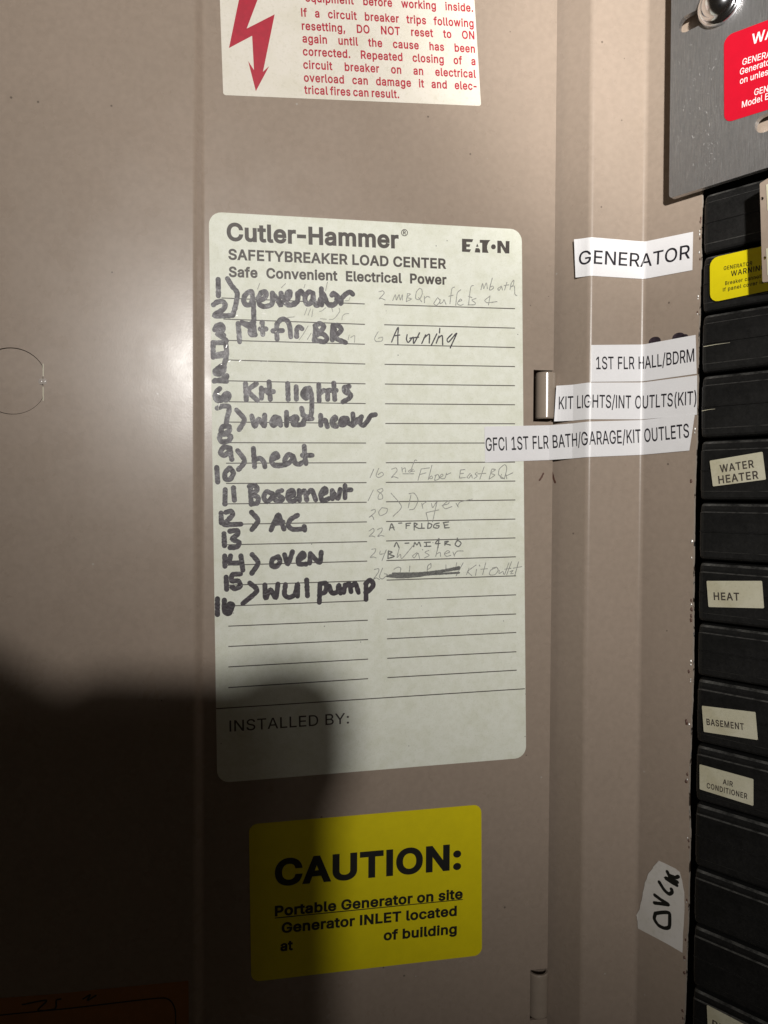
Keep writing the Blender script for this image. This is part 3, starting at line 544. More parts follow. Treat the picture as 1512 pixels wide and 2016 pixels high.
# hinge tabs rolled through the slots of the door edge
def hinge_tab(y0, y1, px):
    c = door_at(px) - dn * .0034; r = .0047; prof = []
    for i in range(43):
        a = math.radians(195 - i * 5); prof.append(c + dd * (r * math.cos(a)) + dn * (r * math.sin(a)))
    e = door_at(px + 28) - dn * .0045; prof += [prof[-1].lerp(e, .6), e]
    X = Ext(prof); t1 = DOOR.hit(px, y0).y; t0 = DOOR.hit(px, y1).y
    P, F = [], []
    T = [t0, t0 + .0006, t1 - .0006, t1]
    for k, t in enumerate(T):
        ins = -.0004 if k in (0, 3) else 0
        for q, nn in zip(X.p, X.n): P.append(Vector((q.x + nn.x * ins, q.y + nn.y * ins, t)))
    n_ = len(X.p)
    for k in range(3):
        for i in range(n_ - 1): F.append([k * n_ + i, k * n_ + i + 1, (k + 1) * n_ + i + 1, (k + 1) * n_ + i])
    b0 = len(P)                                       # thickness seen at the two ends
    for t in (t0, t1):
        for q, nn in zip(X.p, X.n): P.append(Vector((q.x - nn.x * .0012, q.y - nn.y * .0012, t)))
    for i in range(n_ - 1):
        F.append([i + 1, i, b0 + i, b0 + i + 1]); F.append([3 * n_ + i, 3 * n_ + i + 1, b0 + n_ + i + 1, b0 + n_ + i])
    mk('hinge_tab', P, F, GLOSS, cov, smooth=False)
hinge_tab(732, 824, 1078.5); hinge_tab(1917, 2003, 1074)

# door: folded sheet with a shallow step, slots for the hinge tabs and a round knockout
door = root('panel_door', 'taupe painted metal panel door standing open, seen from inside, covered with stuck-on labels', 'door', DOOR.pos(.3, T_BOT))
s_e = DOOR.s[-1]
def notch(px, y0, y1):
    a = DOOR.hit(px, y0); b = DOOR.hit(px, y1); return [Vector((s_e, b.y)), Vector((a.x, b.y)), Vector((a.x, a.y)), Vector((s_e, a.y))]
kc = DOOR.hit(23, 750); kr = (DOOR.hit(23, 684) - kc).length; kx = DOOR.hit(85, 750).x - kc.x
def knock(r, chord, n=48):
    out = []
    for i in range(n):
        a = 2 * math.pi * i / n; out.append(Vector((kc.x + min(chord, r * math.cos(a)), kc.y + r * math.sin(a))))
    return out
outl = [Vector((.002, T_BOT)), Vector((s_e, T_BOT))] + notch(1044, 1910, 2009) + notch(1050.5, 728, 830) + [Vector((s_e, T_TOP)), Vector((.002, T_TOP))]
ds = from_st(DOOR, 'door_sheet', [outl, knock(kr, kx)], (0, -.0014), [PAINT], door, DOOR.cuts(), back=True)
from_st(DOOR, 'knockout', [knock(kr - .00026, kx - .00028)], (-.00055, -.0014), [PAINT], door, back=True)
box('knockout_gap_shade', (kc.x - kr - .004, kc.y - kr - .004, -.0040), (kc.x + kr + .004, kc.y + kr + .004, -.0030), DARK, door, lambda p: DOOR.pos(p[0], p[1], p[2]))  # near-black sheet added so the gap round the knockout reads as shade
# two little beads of metal that still hold the knockout
bead = m_plain('glossy_bead_paint', (.45, .40, .36), .10, .05)
for ox in (-3.5, 3.0):
    bc = DOOR.hit(84.5 + ox, 751); P, F = [], []; n_ = 14; R_ = .0010
    rings = [(1.0, .0), (.92, .25), (.75, .5), (.5, .72), (.25, .85), (.02, .9)]
    for q, hh in rings:
        for i in range(n_):
            a = 2 * math.pi * i / n_; P.append(DOOR.pos(bc.x + R_ * q * math.cos(a), bc.y + 1.25 * R_ * q * math.sin(a), (1 - q * q) * .00026 + .00001))
    for k in range(len(rings) - 1):
        for i in range(n_): F.append([k * n_ + i, k * n_ + (i + 1) % n_, (k + 1) * n_ + (i + 1) % n_, (k + 1) * n_ + i])
    F.append([5 * n_ + i for i in range(n_)])
    mk('knockout_bead', P, F, bead, door, smooth=True)
# pale strips along the knockout chord
P, F = [], []
for y0, y1 in ((716, 741), (761, 789)):
    a = DOOR.hit(84.0, y0); b = DOOR.hit(86.2, y1); n0 = len(P)
    P += [DOOR.pos(a.x, a.y, .00008), DOOR.pos(b.x, a.y, .00002), DOOR.pos(b.x, b.y, .00002), DOOR.pos(a.x, b.y, .00008)]; F.append([n0, n0 + 3, n0 + 2, n0 + 1])
mk('pale_chord_strip', P, F, CREAM, door)
strokes(DOOR, 'scuff_mark', [(1050, 880, 4.32, [[(85, 225), (65, 265), (52, 282)], [(80, 235), (60, 272)]])], 3.5, .00006, SCUFF, door, .4)
# the return fold of the door edge
P, F = [], []
rp = [D_EDGE - dn * .0014, D_EDGE - dn * .0014]

# ================================================================== LABELS ON THE DOOR
H = .00015
def sticker(ext, name, label, cat, poly, m_, h=H, cuts=(), hfun=None, group=None, part='label_sheet', thick=None):
    c = sum(poly, Vector((0, 0))) / len(poly); b = min(p.y for p in poly)
    r = root(name, label, cat, ext.pos(c.x, b, 0), group)
    from_st(ext, part, [poly], (h, (h - thick) if thick else 0), [m_], r, cuts, hfun=hfun, back=bool(thick))
    return r
# --- directory card
card = sticker(DOOR, 'directory_card', 'large cream circuit directory card with black marker handwriting, in the middle of the door', 'directory card',
               rounded(px_poly(DOOR, [(411, 417), (1027, 452), (1035.5, 1491.5), (427.5, 1541.5)]), .0052), CARD)
pol = []
pol.append(px_text(DOOR, 'Cutler-Hammer', (446.5, 472.5), (785, 488), 35.5, 31, track=-2))
pol.append(px_text(DOOR, 'SAFETYBREAKER LOAD CENTER', (449.5, 510.5), (878.5, 528.8), 21, 27))
pol.append(px_text(DOOR, 'Safe  Convenient  Electrical  Power', (450.5, 544.5), (879, 560), 20.3, 29, space=220))
pol.append(px_text(DOOR, 'INSTALLED BY:', (452, 1440), (687, 1424), 21.5, 4, track=10))
logo = []
def zp(ox, oy, z, pts): return tri([[DOOR.hit(ox + x / z, oy + y / z) for x, y in pts]])
for q in ([(795, 295), (888, 299), (879, 323), (832, 321), (832, 340), (864, 341), (857, 363), (832, 362), (832, 381), (870, 383), (858, 406), (795, 402)],
          [(921, 335), (932, 362), (911, 361)], [(908, 372), (936, 374), (945, 388), (945, 410), (900, 408)],
          [(942, 304), (1030, 306), (1012, 328), (1003, 352), (1003, 382), (1015, 412), (962, 410), (962, 330), (942, 328)],
          [(1055 + 20 * math.cos(a * .39), 362 + 21 * math.sin(a * .39)) for a in range(16)],
          [(1087, 311), (1120, 312), (1155, 372), (1157, 314), (1188, 315), (1186, 417), (1152, 416), (1116, 354), (1117, 414), (1087, 413)]):
    logo.append(zp(720, 400, 4.2, q))
pol.append(logo)
lettering(DOOR, 'printed_lettering', pol, H + .00003, INK, card)
ring = [[(320 + 25 * math.cos(a * .393), 245 + 26 * math.sin(a * .393)) for a in range(17)]]
strokes(DOOR, 'registered_mark', [(720, 400, 4.2, ring + [[(312, 258), (312, 230), (326, 232), (326, 243), (314, 245)], [(319, 246), (328, 258)]])], 1.5, H + .00003, INK, card, .0)
lines = [((436, 586.8), (718, 598.6)), ((440, 628.3), (718.3, 638.8)), ((447.6, 670.2), (718.3, 677.9)), ((448, 708.8), (719, 716.8)), ((448, 749.8), (719.5, 755.8)), ((448, 791), (719.7, 794.6)), ((448, 831), (720, 833.6)), ((448, 871.5), (720.5, 872.3)), ((445, 912), (721, 911)), ((445, 951.8), (721.5, 950.2)), ((447, 992), (721.7, 988.8)), ((447, 1032.3), (722, 1027.5)), ((447, 1072.6), (722.5, 1066.3)), ((448, 1112.6), (722.8, 1104.6)), ((449, 1152), (720, 1143.5)), ((449, 1193), (723.5, 1182.5)),
         ((449.6, 1232.7), (724, 1221)), ((449.6, 1272.7), (724.5, 1259)), ((449.6, 1312.8), (724.5, 1297.5)), ((449.6, 1353.5), (724.5, 1336)),
         ((756.2, 600), (1013.6, 607.9)), ((756.2, 639.5), (1013.6, 646.2)), ((756.4, 678.6), (1013.6, 684.3)), ((757, 717.4), (1013.6, 721.8)), ((757.5, 756.2), (1013.6, 759.4)), ((758, 795), (1013.6, 797)), ((758.4, 833.8), (1013.6, 834.4)), ((758.8, 872.4), (1013.6, 872.2)), ((759.3, 911), (1013.6, 909.8)), ((759.3, 949.8), (1014.3, 947.1)), ((759.8, 987.9), (1014.3, 984.3)), ((760, 1026.7), (1014.3, 1021.9)), ((760, 1065), (1014.5, 1059)), ((760.5, 1103.6), (1015.2, 1096.2)), ((761, 1142.1), (1015.7, 1133.6)),
         ((761.3, 1180.5), (1015.6, 1171)), ((761.7, 1218.9), (1015.6, 1208.7)), ((761.9, 1257.5), (1016, 1245.1)), ((762.2, 1296), (1016.2, 1283)), ((762.5, 1333.9), (1016.9, 1319.3)), ((425.5, 1395), (1033, 1355.8))]
P, F = [], []
for a, b in lines:
    a, b = DOOR.hit(*a), DOOR.hit(*b); w = .00021; n0 = len(P)
    P += [DOOR.pos(a.x, a.y - w, H + .00002), DOOR.pos(b.x, b.y - w, H + .00002), DOOR.pos(b.x, b.y + w, H + .00002), DOOR.pos(a.x, a.y + w, H + .00002)]; F.append([n0, n0 + 1, n0 + 2, n0 + 3])
mk('ruled_lines', P, F, INK, card)

MW = 9.6
ME = []      # marker entries
A_ = (400, 530, 8.4); B_ = (560, 530, 8.4); N_ = (400, 620, 7.2); D_ = (400, 700, 4.2); E_ = (470, 740, 5.4); F_ = (400, 920, 4.2)
ME.append([(*A_, [[(248, 172), (252, 440)], [(402, 158), (470, 272), (562, 392), (545, 560), (512, 690), (488, 765)],
                  [(170, 590), (232, 545), (318, 532), (366, 592), (330, 668), (238, 720), (185, 768), (250, 778), (350, 772), (480, 768)]]),
           (*A_, [[(820, 470), (800, 372), (730, 395), (680, 455), (670, 525), (705, 590), (790, 580), (822, 470), (832, 600), (835, 750), (835, 862), (770, 912), (640, 890)],
                  [(920, 522), (1000, 492), (1045, 425), (1025, 372), (960, 392), (915, 480), (930, 580), (1000, 620), (1100, 602), (1142, 560), (1145, 400)],
                  [(1145, 420), (1185, 445), (1245, 545), (1285, 595), (1288, 400)], [(1150, 500), (1230, 520)], [(1288, 420), (1340, 540), (1390, 585)],
                  [(1370, 520), (1430, 450), (1440, 375), (1392, 390), (1372, 480), (1382, 562), (1440, 596), (1512, 582)], [(1390, 480), (1420, 420)]]),
           (*B_, [[(60, 596), (120, 588), (190, 560), (218, 500), (215, 405)], [(212, 540), (235, 410), (270, 362), (312, 418)],
                  [(470, 400), (410, 374), (352, 430), (338, 510), (372, 578), (430, 566), (470, 480), (470, 400), (480, 505), (520, 600), (562, 590), (592, 500)],
                  [(610, 325), (612, 450), (616, 595)], [(610, 380), (660, 440), (690, 530), (730, 592), (800, 598), (862, 540), (858, 450), (810, 398), (782, 432)],
                  [(850, 420), (900, 480), (940, 560)], [(930, 570), (945, 490), (1000, 424), (1080, 378), (1128, 415)], [(880, 520), (930, 500)]])])
ME.append([(*A_, [[(578, 900), (592, 1050), (602, 1205)], [(640, 880), (720, 932), (790, 975), (770, 1040), (800, 1085), (860, 1085)], [(835, 880), (840, 980), (850, 1060)], [(770, 960), (800, 1030)],
                  [(975, 882), (985, 1080)], [(945, 990), (1035, 990)], [(1222, 1155), (1214, 1010), (1222, 910), (1280, 840), (1340, 826), (1400, 868), (1432, 960), (1448, 1120)], [(1155, 1022), (1310, 1016)]]),
           (*B_, [[(200, 1112), (203, 1000), (240, 955), (290, 985)],
                  [(512, 960), (508, 1050), (492, 1180)], [(500, 935), (590, 900), (652, 950), (602, 1025), (540, 1050)], [(540, 1062), (640, 1075), (702, 1140), (660, 1202), (560, 1185), (492, 1172)], [(530, 1000), (540, 1090)],
                  [(800, 935), (790, 1060), (790, 1170)], [(805, 935), (890, 932), (942, 1000), (882, 1070), (815, 1110)], [(830, 1000), (815, 1120)], [(822, 1125), (900, 1172), (1012, 1215)]])])
ME.append([(*N_, [[(165, 210), (195, 152), (258, 140), (288, 200), (232, 250), (202, 272), (270, 312), (328, 368)], [(190, 195), (240, 172), (262, 215)], [(230, 230), (290, 290)],
                  [(150, 398), (320, 390)], [(140, 392), (142, 600)], [(150, 588), (330, 575)], [(320, 400), (332, 560), (302, 690)], [(170, 570), (300, 545)],
                  [(300, 700), (230, 745), (170, 790), (172, 830), (240, 840), (290, 790), (300, 740)], [(200, 800), (270, 770)], [(260, 830), (320, 880)],
                  [(155, 940), (260, 918), (330, 890), (335, 860)], [(170, 930), (330, 940)]]),
           (*N_, [[(235, 1045), (190, 1090), (168, 1150), (192, 1212), (258, 1212), (290, 1150), (335, 1108), (370, 1150), (330, 1210), (268, 1190)], [(200, 1140), (240, 1200)]]),
           (*N_, [[(198, 1322), (280, 1292), (362, 1300), (366, 1362), (342, 1450), (328, 1530)]]),
           (*N_, [[(370, 1582), (285, 1580), (250, 1640), (300, 1682), (372, 1640), (368, 1582)], [(250, 1680), (232, 1750), (262, 1798), (355, 1788), (392, 1740)], [(240, 1700), (330, 1690), (390, 1720)]]),
           (*D_, [[(222, 765), (172, 757), (142, 800), (172, 828), (215, 792), (222, 765), (230, 830), (237, 858)], [(112, 925), (120, 1045)], [(218, 930), (182, 968), (182, 1018), (222, 1024), (250, 972), (222, 930)]])])
ME.append([(*E_, [[(72, 85), (80, 255)], [(188, 82), (102, 158), (198, 262)], [(240, 130), (242, 240)], [(240, 180), (285, 150), (310, 180)], [(322, 65), (335, 248)], [(310, 168), (368, 168)],
                  [(520, 82), (525, 250)], [(610, 115), (612, 248)], [(750, 130), (700, 145), (678, 200), (712, 240), (755, 195), (752, 130), (775, 220), (776, 350), (762, 430), (692, 425), (668, 345)], [(700, 190), (735, 170)], [(680, 415), (750, 455)],
                  [(850, 92), (855, 265)], [(855, 190), (902, 155), (942, 180), (945, 250)], [(1010, 80), (1020, 250)], [(945, 155), (1035, 155)],
                  [(1172, 112), (1122, 125), (1128, 172), (1190, 200), (1172, 240), (1105, 278)], [(1150, 150), (1170, 180)]])])
ME.append([(*D_, [[(275, 450), (338, 520), (330, 560), (297, 612)]]),
           (*E_, [[(138, 425), (170, 538), (210, 460), (272, 532), (275, 418)], [(430, 450), (380, 438), (348, 500), (372, 528), (420, 490), (430, 450), (445, 525)], [(380, 480), (410, 470)], [(508, 388), (508, 528)], [(520, 462), (560, 455)],
                  [(580, 488), (622, 462), (610, 432), (576, 450), (580, 515), (620, 522), (690, 515)], [(590, 470), (610, 500)], [(680, 500), (705, 462), (780, 455)],
                  [(870, 420), (872, 525)], [(872, 480), (918, 472), (942, 540)], [(1000, 480), (1032, 462), (1022, 435), (990, 480), (1002, 528), (1040, 538)], [(1150, 450), (1095, 455), (1078, 518), (1122, 518), (1152, 455), (1165, 500), (1210, 528)], [(1100, 490), (1130, 470)],
                  [(1212, 405), (1222, 520)], [(1235, 475), (1300, 450)], [(1305, 435), (1240, 500)], [(1300, 440), (1290, 500), (1322, 528), (1368, 480), (1402, 425), (1452, 412)]])])
ME.append([(*D_, [[(285, 787), (340, 860), (330, 900), (292, 942)], [(415, 768), (420, 850), (425, 920)], [(425, 862), (470, 850), (502, 880), (510, 920)], [(572, 858), (618, 838), (602, 808), (572, 832), (566, 882), (602, 912), (680, 904)],
                  [(742, 832), (702, 818), (672, 870), (692, 898), (738, 860), (745, 832), (762, 890), (800, 900)], [(835, 750), (840, 830), (850, 895)], [(800, 895), (845, 870)], [(822, 825), (902, 825)]])])
ME.append([(*F_, [[(182, 185), (180, 302)], [(250, 170), (258, 272)], [(390, 155), (397, 305)], [(382, 158), (432, 152), (446, 190), (402, 218)], [(402, 226), (455, 250), (446, 296), (397, 302)],
                  [(572, 218), (522, 202), (500, 250), (530, 284), (568, 250), (575, 215), (592, 268)], [(650, 192), (616, 206), (622, 232), (658, 256), (640, 278), (602, 276)], [(702, 240), (748, 230), (742, 192), (706, 202), (700, 258), (740, 282), (790, 250)],
                  [(792, 192), (796, 272)], [(800, 218), (838, 194), (856, 268)], [(860, 218), (898, 190), (930, 268)], [(970, 230), (1018, 205), (1004, 172), (972, 220), (986, 278), (1040, 258)], [(1066, 192), (1068, 260)], [(1072, 202), (1114, 258), (1132, 182)], [(1172, 152), (1172, 252)], [(1168, 186), (1222, 186)]])])
ME.append([(*F_, [[(148, 378), (150, 458)], [(188, 372), (230, 362), (244, 392), (202, 440), (172, 474), (222, 474), (312, 470)], [(400, 372), (454, 440), (402, 516)], [(560, 520), (590, 450), (622, 392), (645, 450), (668, 510)], [(590, 466), (660, 452)], [(780, 396), (722, 432), (702, 480), (742, 513), (840, 508)], [(835, 490), (840, 520)],
                  [(172, 548), (176, 648)], [(222, 528), (280, 522), (286, 552), (240, 592), (296, 620), (280, 658), (222, 664)]])])
ME.append([(*F_, [[(178, 732), (180, 818)], [(226, 732), (220, 788), (320, 790)], [(312, 732), (328, 850)], [(405, 722), (454, 790), (402, 876)],
                  [(620, 738), (572, 762), (566, 812), (602, 822), (636, 780), (620, 738)], [(672, 722), (700, 798), (738, 698)], [(792, 768), (838, 732), (820, 708), (786, 750), (792, 798), (850, 800)], [(886, 712), (880, 792)], [(888, 718), (962, 788), (976, 702)]])])
ME.append([(*F_, [[(190, 908), (194, 1008)], [(310, 882), (242, 888), (236, 938), (290, 940), (308, 980), (268, 1004), (236, 990)], [(385, 956), (445, 1020), (328, 1126)],
                  [(510, 972), (516, 1082), (556, 1012), (600, 1078), (618, 965)], [(680, 968), (672, 1050), (708, 1076), (758, 1050), (780, 962), (780, 1066)], [(855, 932), (862, 1062)],
                  [(965, 962), (960, 1116)], [(970, 962), (1018, 960), (1010, 1028), (976, 1044)], [(1042, 980), (1062, 1038), (1108, 1030), (1122, 972), (1136, 1040)], [(1172, 972), (1162, 1034)], [(1172, 985), (1208, 962), (1222, 1028)], [(1222, 985), (1258, 962), (1284, 1036)], [(1346, 962), (1346, 1092)], [(1342, 962), (1380, 932), (1408, 970), (1372, 1018), (1342, 1034)],
                  [(118, 1086), (118, 1216)], [(175, 1098), (176, 1190), (214, 1208), (244, 1140), (216, 1128), (206, 1200)]])])
for names, g in zip(['1) 2) generator'] * 20, ME):
    strokes(DOOR, 'marker_entry', g, MW, H + .00004, MARKER, card, .16)

P1 = (720, 520, 4.725); P2 = (720, 900, 4.725); P3 = (720, 1000, 4.725)
PE = [
 [(*P1, [[(122, 258), (160, 250), (170, 275), (122, 325), (142, 318), (180, 335)], [(250, 340), (275, 285), (285, 335), (310, 285), (320, 335), (340, 285), (340, 335)], [(388, 275), (376, 350)], [(386, 275), (415, 280), (382, 310), (425, 325), (376, 350)],
        [(500, 225), (470, 262), (464, 320), (498, 330), (524, 280), (520, 236), (498, 225)], [(490, 312), (520, 352)], [(545, 300), (545, 360)], [(545, 322), (570, 302), (596, 310)],
        [(662, 320), (632, 368), (660, 384), (690, 342), (668, 312)], [(692, 330), (690, 370), (720, 350), (726, 330), (745, 374)], [(782, 370), (800, 232), (825, 215)], [(772, 300), (812, 290)], [(836, 385), (850, 272), (882, 240)],
        [(860, 350), (892, 340), (880, 325), (850, 368), (880, 385), (906, 375)], [(955, 380), (975, 218), (1000, 200)], [(952, 300), (986, 312)], [(1025, 320), (986, 335), (1016, 360), (1014, 378), (950, 380)],
        [(1150, 302), (1106, 338), (1130, 360), (1220, 350)], [(1155, 296), (1140, 380)], [(1070, 240), (1086, 180), (1096, 230), (1120, 176), (1130, 230)], [(1176, 130), (1150, 240), (1186, 226), (1180, 205), (1156, 215)], [(1260, 206), (1226, 230), (1240, 246), (1262, 210), (1270, 242)], [(1290, 242), (1312, 170)], [(1286, 200), (1330, 194)], [(1340, 240), (1352, 180), (1376, 150), (1372, 190), (1350, 215), (1380, 205), (1386, 280), (1405, 295)]])],
 [(*P1, [[(115, 630), (82, 690), (96, 720), (150, 715), (156, 680), (115, 690)]])],
 [(*P2, [[(75, 110), (40, 190)], [(120, 105), (96, 170), (120, 190), (165, 165), (150, 140), (115, 162)], [(240, 112), (280, 100), (290, 130), (236, 190), (260, 182), (300, 195)], [(335, 95), (340, 140)], [(338, 115), (365, 100), (370, 140)], [(430, 110), (396, 130), (410, 140), (440, 115)], [(475, 32), (455, 30), (420, 130), (455, 130)], [(345, 155), (445, 155)],
        [(515, 110), (485, 215)], [(515, 110), (592, 100)], [(500, 162), (560, 146)], [(615, 75), (580, 210)], [(602, 180), (590, 200), (620, 196), (612, 174), (596, 185)], [(652, 168), (640, 215), (682, 200), (672, 162), (642, 172)], [(690, 190), (720, 170), (706, 158), (688, 180), (700, 200), (735, 196), (750, 150)], [(745, 166), (790, 146)],
        [(880, 120), (870, 195)], [(880, 120), (920, 115)], [(875, 156), (910, 150)], [(870, 195), (925, 190)], [(972, 150), (940, 186), (960, 195), (980, 162), (990, 195)], [(1036, 140), (1016, 156), (1036, 176), (1006, 200)], [(1100, 90), (1060, 205)], [(1040, 156), (1116, 150)],
        [(1172, 110), (1146, 200)], [(1172, 110), (1206, 116), (1162, 150), (1200, 166), (1146, 205)], [(1262, 160), (1250, 190), (1288, 195), (1310, 102), (1290, 70), (1242, 110), (1236, 165), (1290, 202)], [(1300, 150), (1310, 200)], [(1310, 172), (1365, 146)]])],
 [(*P2, [[(70, 305), (22, 405)], [(150, 290), (106, 310), (150, 346), (156, 386), (116, 390), (120, 350), (160, 310), (150, 290)], [(235, 335), (332, 460), (255, 550)], [(50, 496), (85, 486), (85, 515), (30, 560), (60, 546), (75, 580)], [(150, 470), (120, 510), (136, 545), (190, 520), (200, 480), (150, 470)],
        [(420, 350), (395, 470)], [(402, 340), (450, 336), (486, 400), (450, 480), (406, 490)], [(520, 430), (530, 475)], [(525, 442), (575, 405)], [(610, 430), (622, 470), (655, 420)], [(662, 415), (630, 560), (620, 602)], [(560, 516), (680, 490)], [(560, 516), (580, 600)], [(710, 450), (770, 432), (768, 406), (716, 450), (740, 480), (800, 460)], [(840, 430), (860, 465)], [(856, 446), (880, 416), (990, 390)]])],
 [(*P3, [[(30, 215), (70, 190), (75, 220), (30, 265), (56, 260), (85, 270)], [(110, 200), (150, 186), (150, 215), (110, 265), (140, 256), (170, 262)]])],
 [(*P3, [[(55, 385), (90, 380), (86, 410), (40, 460), (70, 455), (96, 465)], [(135, 400), (130, 430), (172, 425)], [(190, 390), (150, 490)], [(312, 370), (290, 460), (322, 430), (336, 470), (440, 350)], [(475, 416), (436, 445), (450, 465), (485, 420), (500, 470)], [(525, 385), (531, 392)], [(586, 395), (550, 412), (590, 440), (546, 465)], [(675, 350), (650, 450)], [(656, 430), (690, 412), (695, 450)], [(730, 430), (780, 410), (760, 396), (730, 425), (750, 450), (790, 440)], [(810, 410), (826, 450)], [(820, 440), (850, 402), (905, 400)]])],
 [(*P3, [[(80, 572), (120, 565), (116, 600), (70, 665), (96, 650), (126, 665)], [(156, 560), (126, 640), (156, 660), (200, 620), (172, 612)], [(262, 570), (300, 550), (325, 560), (320, 600)], [(410, 540), (405, 590)], [(605, 515), (576, 540), (570, 600)], [(605, 515), (606, 550), (580, 570)], [(745, 530), (745, 590)], [(845, 510), (836, 560)], [(905, 510), (840, 630)],
        [(960, 560), (936, 620)], [(1025, 530), (950, 590), (986, 630)], [(1030, 570), (1020, 625)], [(1055, 530), (1061, 541)], [(1115, 510), (1086, 620)], [(1070, 570), (1130, 565)], [(1210, 555), (1160, 580), (1150, 620), (1200, 620), (1230, 580), (1215, 550), (1176, 560)], [(1240, 580), (1240, 610), (1275, 590), (1280, 615)], [(1330, 510), (1290, 620)], [(1355, 500), (1310, 620)], [(1290, 570), (1350, 560)], [(1340, 592), (1370, 580), (1346, 610), (1370, 610)], [(1420, 500), (1386, 625)], [(1370, 560), (1450, 545)]])],
]
for g in PE: strokes(DOOR, 'pencil_entry', g, 1.6, H + .00003, PENCIL, card, .3)
strokes(DOOR, 'pencil_entry', [(*P3, [[(220, 205), (240, 145), (265, 205)], [(230, 186), (260, 180)], [(305, 142), (335, 140)], [(375, 145), (375, 190)], [(375, 145), (415, 142)], [(375, 166), (405, 162)], [(450, 140), (450, 205)], [(450, 140), (480, 150), (456, 170), (490, 190)], [(520, 145), (520, 190)], [(500, 190), (545, 188)], [(580, 140), (575, 190)], [(580, 140), (615, 155), (600, 185), (575, 190)], [(682, 140), (640, 152), (630, 180), (670, 188), (682, 166), (655, 165)], [(725, 140), (735, 185)], [(720, 136), (770, 130)], [(735, 160), (765, 157)], [(735, 186), (775, 183)],
    [(265, 360), (285, 320), (310, 370)], [(365, 328), (400, 326)], [(445, 360), (455, 320), (475, 345), (495, 316), (510, 355)], [(560, 320), (565, 355)], [(545, 320), (600, 318)], [(545, 358), (605, 355)], [(680, 285), (646, 330), (690, 330)], [(680, 290), (670, 370)], [(735, 310), (735, 345)], [(735, 312), (770, 310), (740, 330), (785, 345)], [(845, 306), (830, 340), (860, 360), (886, 330), (866, 306), (845, 306)], [(850, 280), (855, 305)], [(210, 400), (205, 470)], [(210, 400), (245, 410), (216, 430), (265, 450), (205, 470)]])], 2.4, H + .00003, PENCIL2, card, .3, label='darker pencil entry in capitals')
strokes(DOOR, 'pencil_scribble', [(*P3, [[(198, 634), (330, 646), (500, 632), (660, 600), (868, 566)], [(250, 610), (500, 606), (700, 584), (868, 550)], [(300, 640), (600, 618), (868, 602)], [(220, 626), (500, 622), (760, 580)]])], 4.2, H + .00004, PENCIL2, card, .3)
strokes(DOOR, 'pen_entry', [(*P1, [[(240, 725), (270, 650), (302, 588), (298, 660), (298, 750)], [(262, 668), (316, 660)], [(385, 655), (378, 700), (396, 730), (440, 680), (446, 740), (500, 640)], [(410, 690), (490, 680)], [(520, 740), (556, 660)], [(540, 690), (590, 652), (590, 735)], [(660, 650), (610, 755)], [(688, 598), (685, 640)], [(655, 735), (680, 670)], [(670, 692), (710, 666), (715, 750)], [(802, 650), (756, 700), (770, 726), (840, 645)], [(846, 645), (785, 780)]])], 2.6, H + .00003, PEN, card, .3, label='ballpoint entry on the third line')
strokes(DOOR, 'rubbed_out_pencil', [(*B_, [[(710, 215), (680, 360)], [(340, 255), (322, 310)], [(905, 650), (912, 700), (850, 790), (800, 830), (740, 832)], [(780, 640), (800, 705)], [(950, 840), (958, 780), (1000, 742), (1062, 735)], [(580, 700), (620, 690), (680, 640)], [(590, 820), (690, 830)], [(370, 650), (330, 760)], [(430, 660), (390, 760)], [(470, 670), (450, 790)], [(1070, 1090), (1050, 1170)], [(1095, 1130), (1160, 1100), (1156, 1212)], [(390, 940), (300, 1090), (240, 1170)], [(440, 1060), (380, 1160)], [(1000, 525), (1060, 520), (1085, 470)], [(50, 800), (160, 790)]]),
    (*A_, [[(935, 235), (900, 330)], [(1360, 240), (1290, 310)]])], 1.6, H + .00002, FAINT, card, .3)
# pale flecks painted as glints of clear film between the first rows
P, F = [], []
for i in range(26):
    x, y = random.choice([(random.gauss(500, 38), random.gauss(622, 22)), (random.gauss(480, 22), random.gauss(706, 6)), (random.gauss(450, 8), random.gauss(735, 40)), (random.gauss(560, 60), random.gauss(610, 30)), (random.gauss(430, 8), random.gauss(760, 50))])
    c = DOOR.hit(max(421, x), y); n0 = len(P); a = random.random() * 6; l = random.uniform(.0002, .0007); w = random.uniform(.00007, .00014)
    u = Vector((math.cos(a), math.sin(a))); v = Vector((-u.y, u.x))
    for k, (p, q) in enumerate(((-1, -1), (1, -1), (1, 1), (-1, 1))): P.append(DOOR.pos(c.x + u.x * l * p + v.x * w * q, c.y + u.y * l * p + v.y * w * q, H + .00014 + random.uniform(-.00003, .00003)))
    F.append([n0, n0 + 1, n0 + 2, n0 + 3])
mk('painted_glint', P, F, mat('pale_painted_glint', (.72, .71, .64), .22), card)

# --- red and white danger label at the top
dang = sticker(DOOR, 'danger_label', 'white warning label with a red lightning bolt arrow, above the directory card', 'warning label',
               rounded(px_poly(DOOR, [(424, -250), (918, -250), (947, 209), (439.5, 187.5)]), .0011), DANGER)
lettering(DOOR, 'lightning_bolt', [tri([[DOOR.hit(430 + x / 8.894, y / 8.894) for x, y in [(400, -200), (185, 845), (590, 630), (622, 1230), (520, 1072), (655, 1600), (890, 1158), (780, 1262), (985, 255), (495, 505), (760, -200)]]])], H + .00003, RINK, dang)
def natural(string, w, track, space):
    return sum((space + track) if c == ' ' else glyph(c, w)[0] + track for c in string) - track
dq = [DOOR.hit(599.2, 184.5), DOOR.hit(786, 193.5), DOOR.hit(599.2, 184.5 - 16.6)]
DJ = (dq[1] - dq[0]).length / (natural('trical fires can result.', 22, 22, 150) * (dq[2] - dq[0]).length / 553)
pol = []
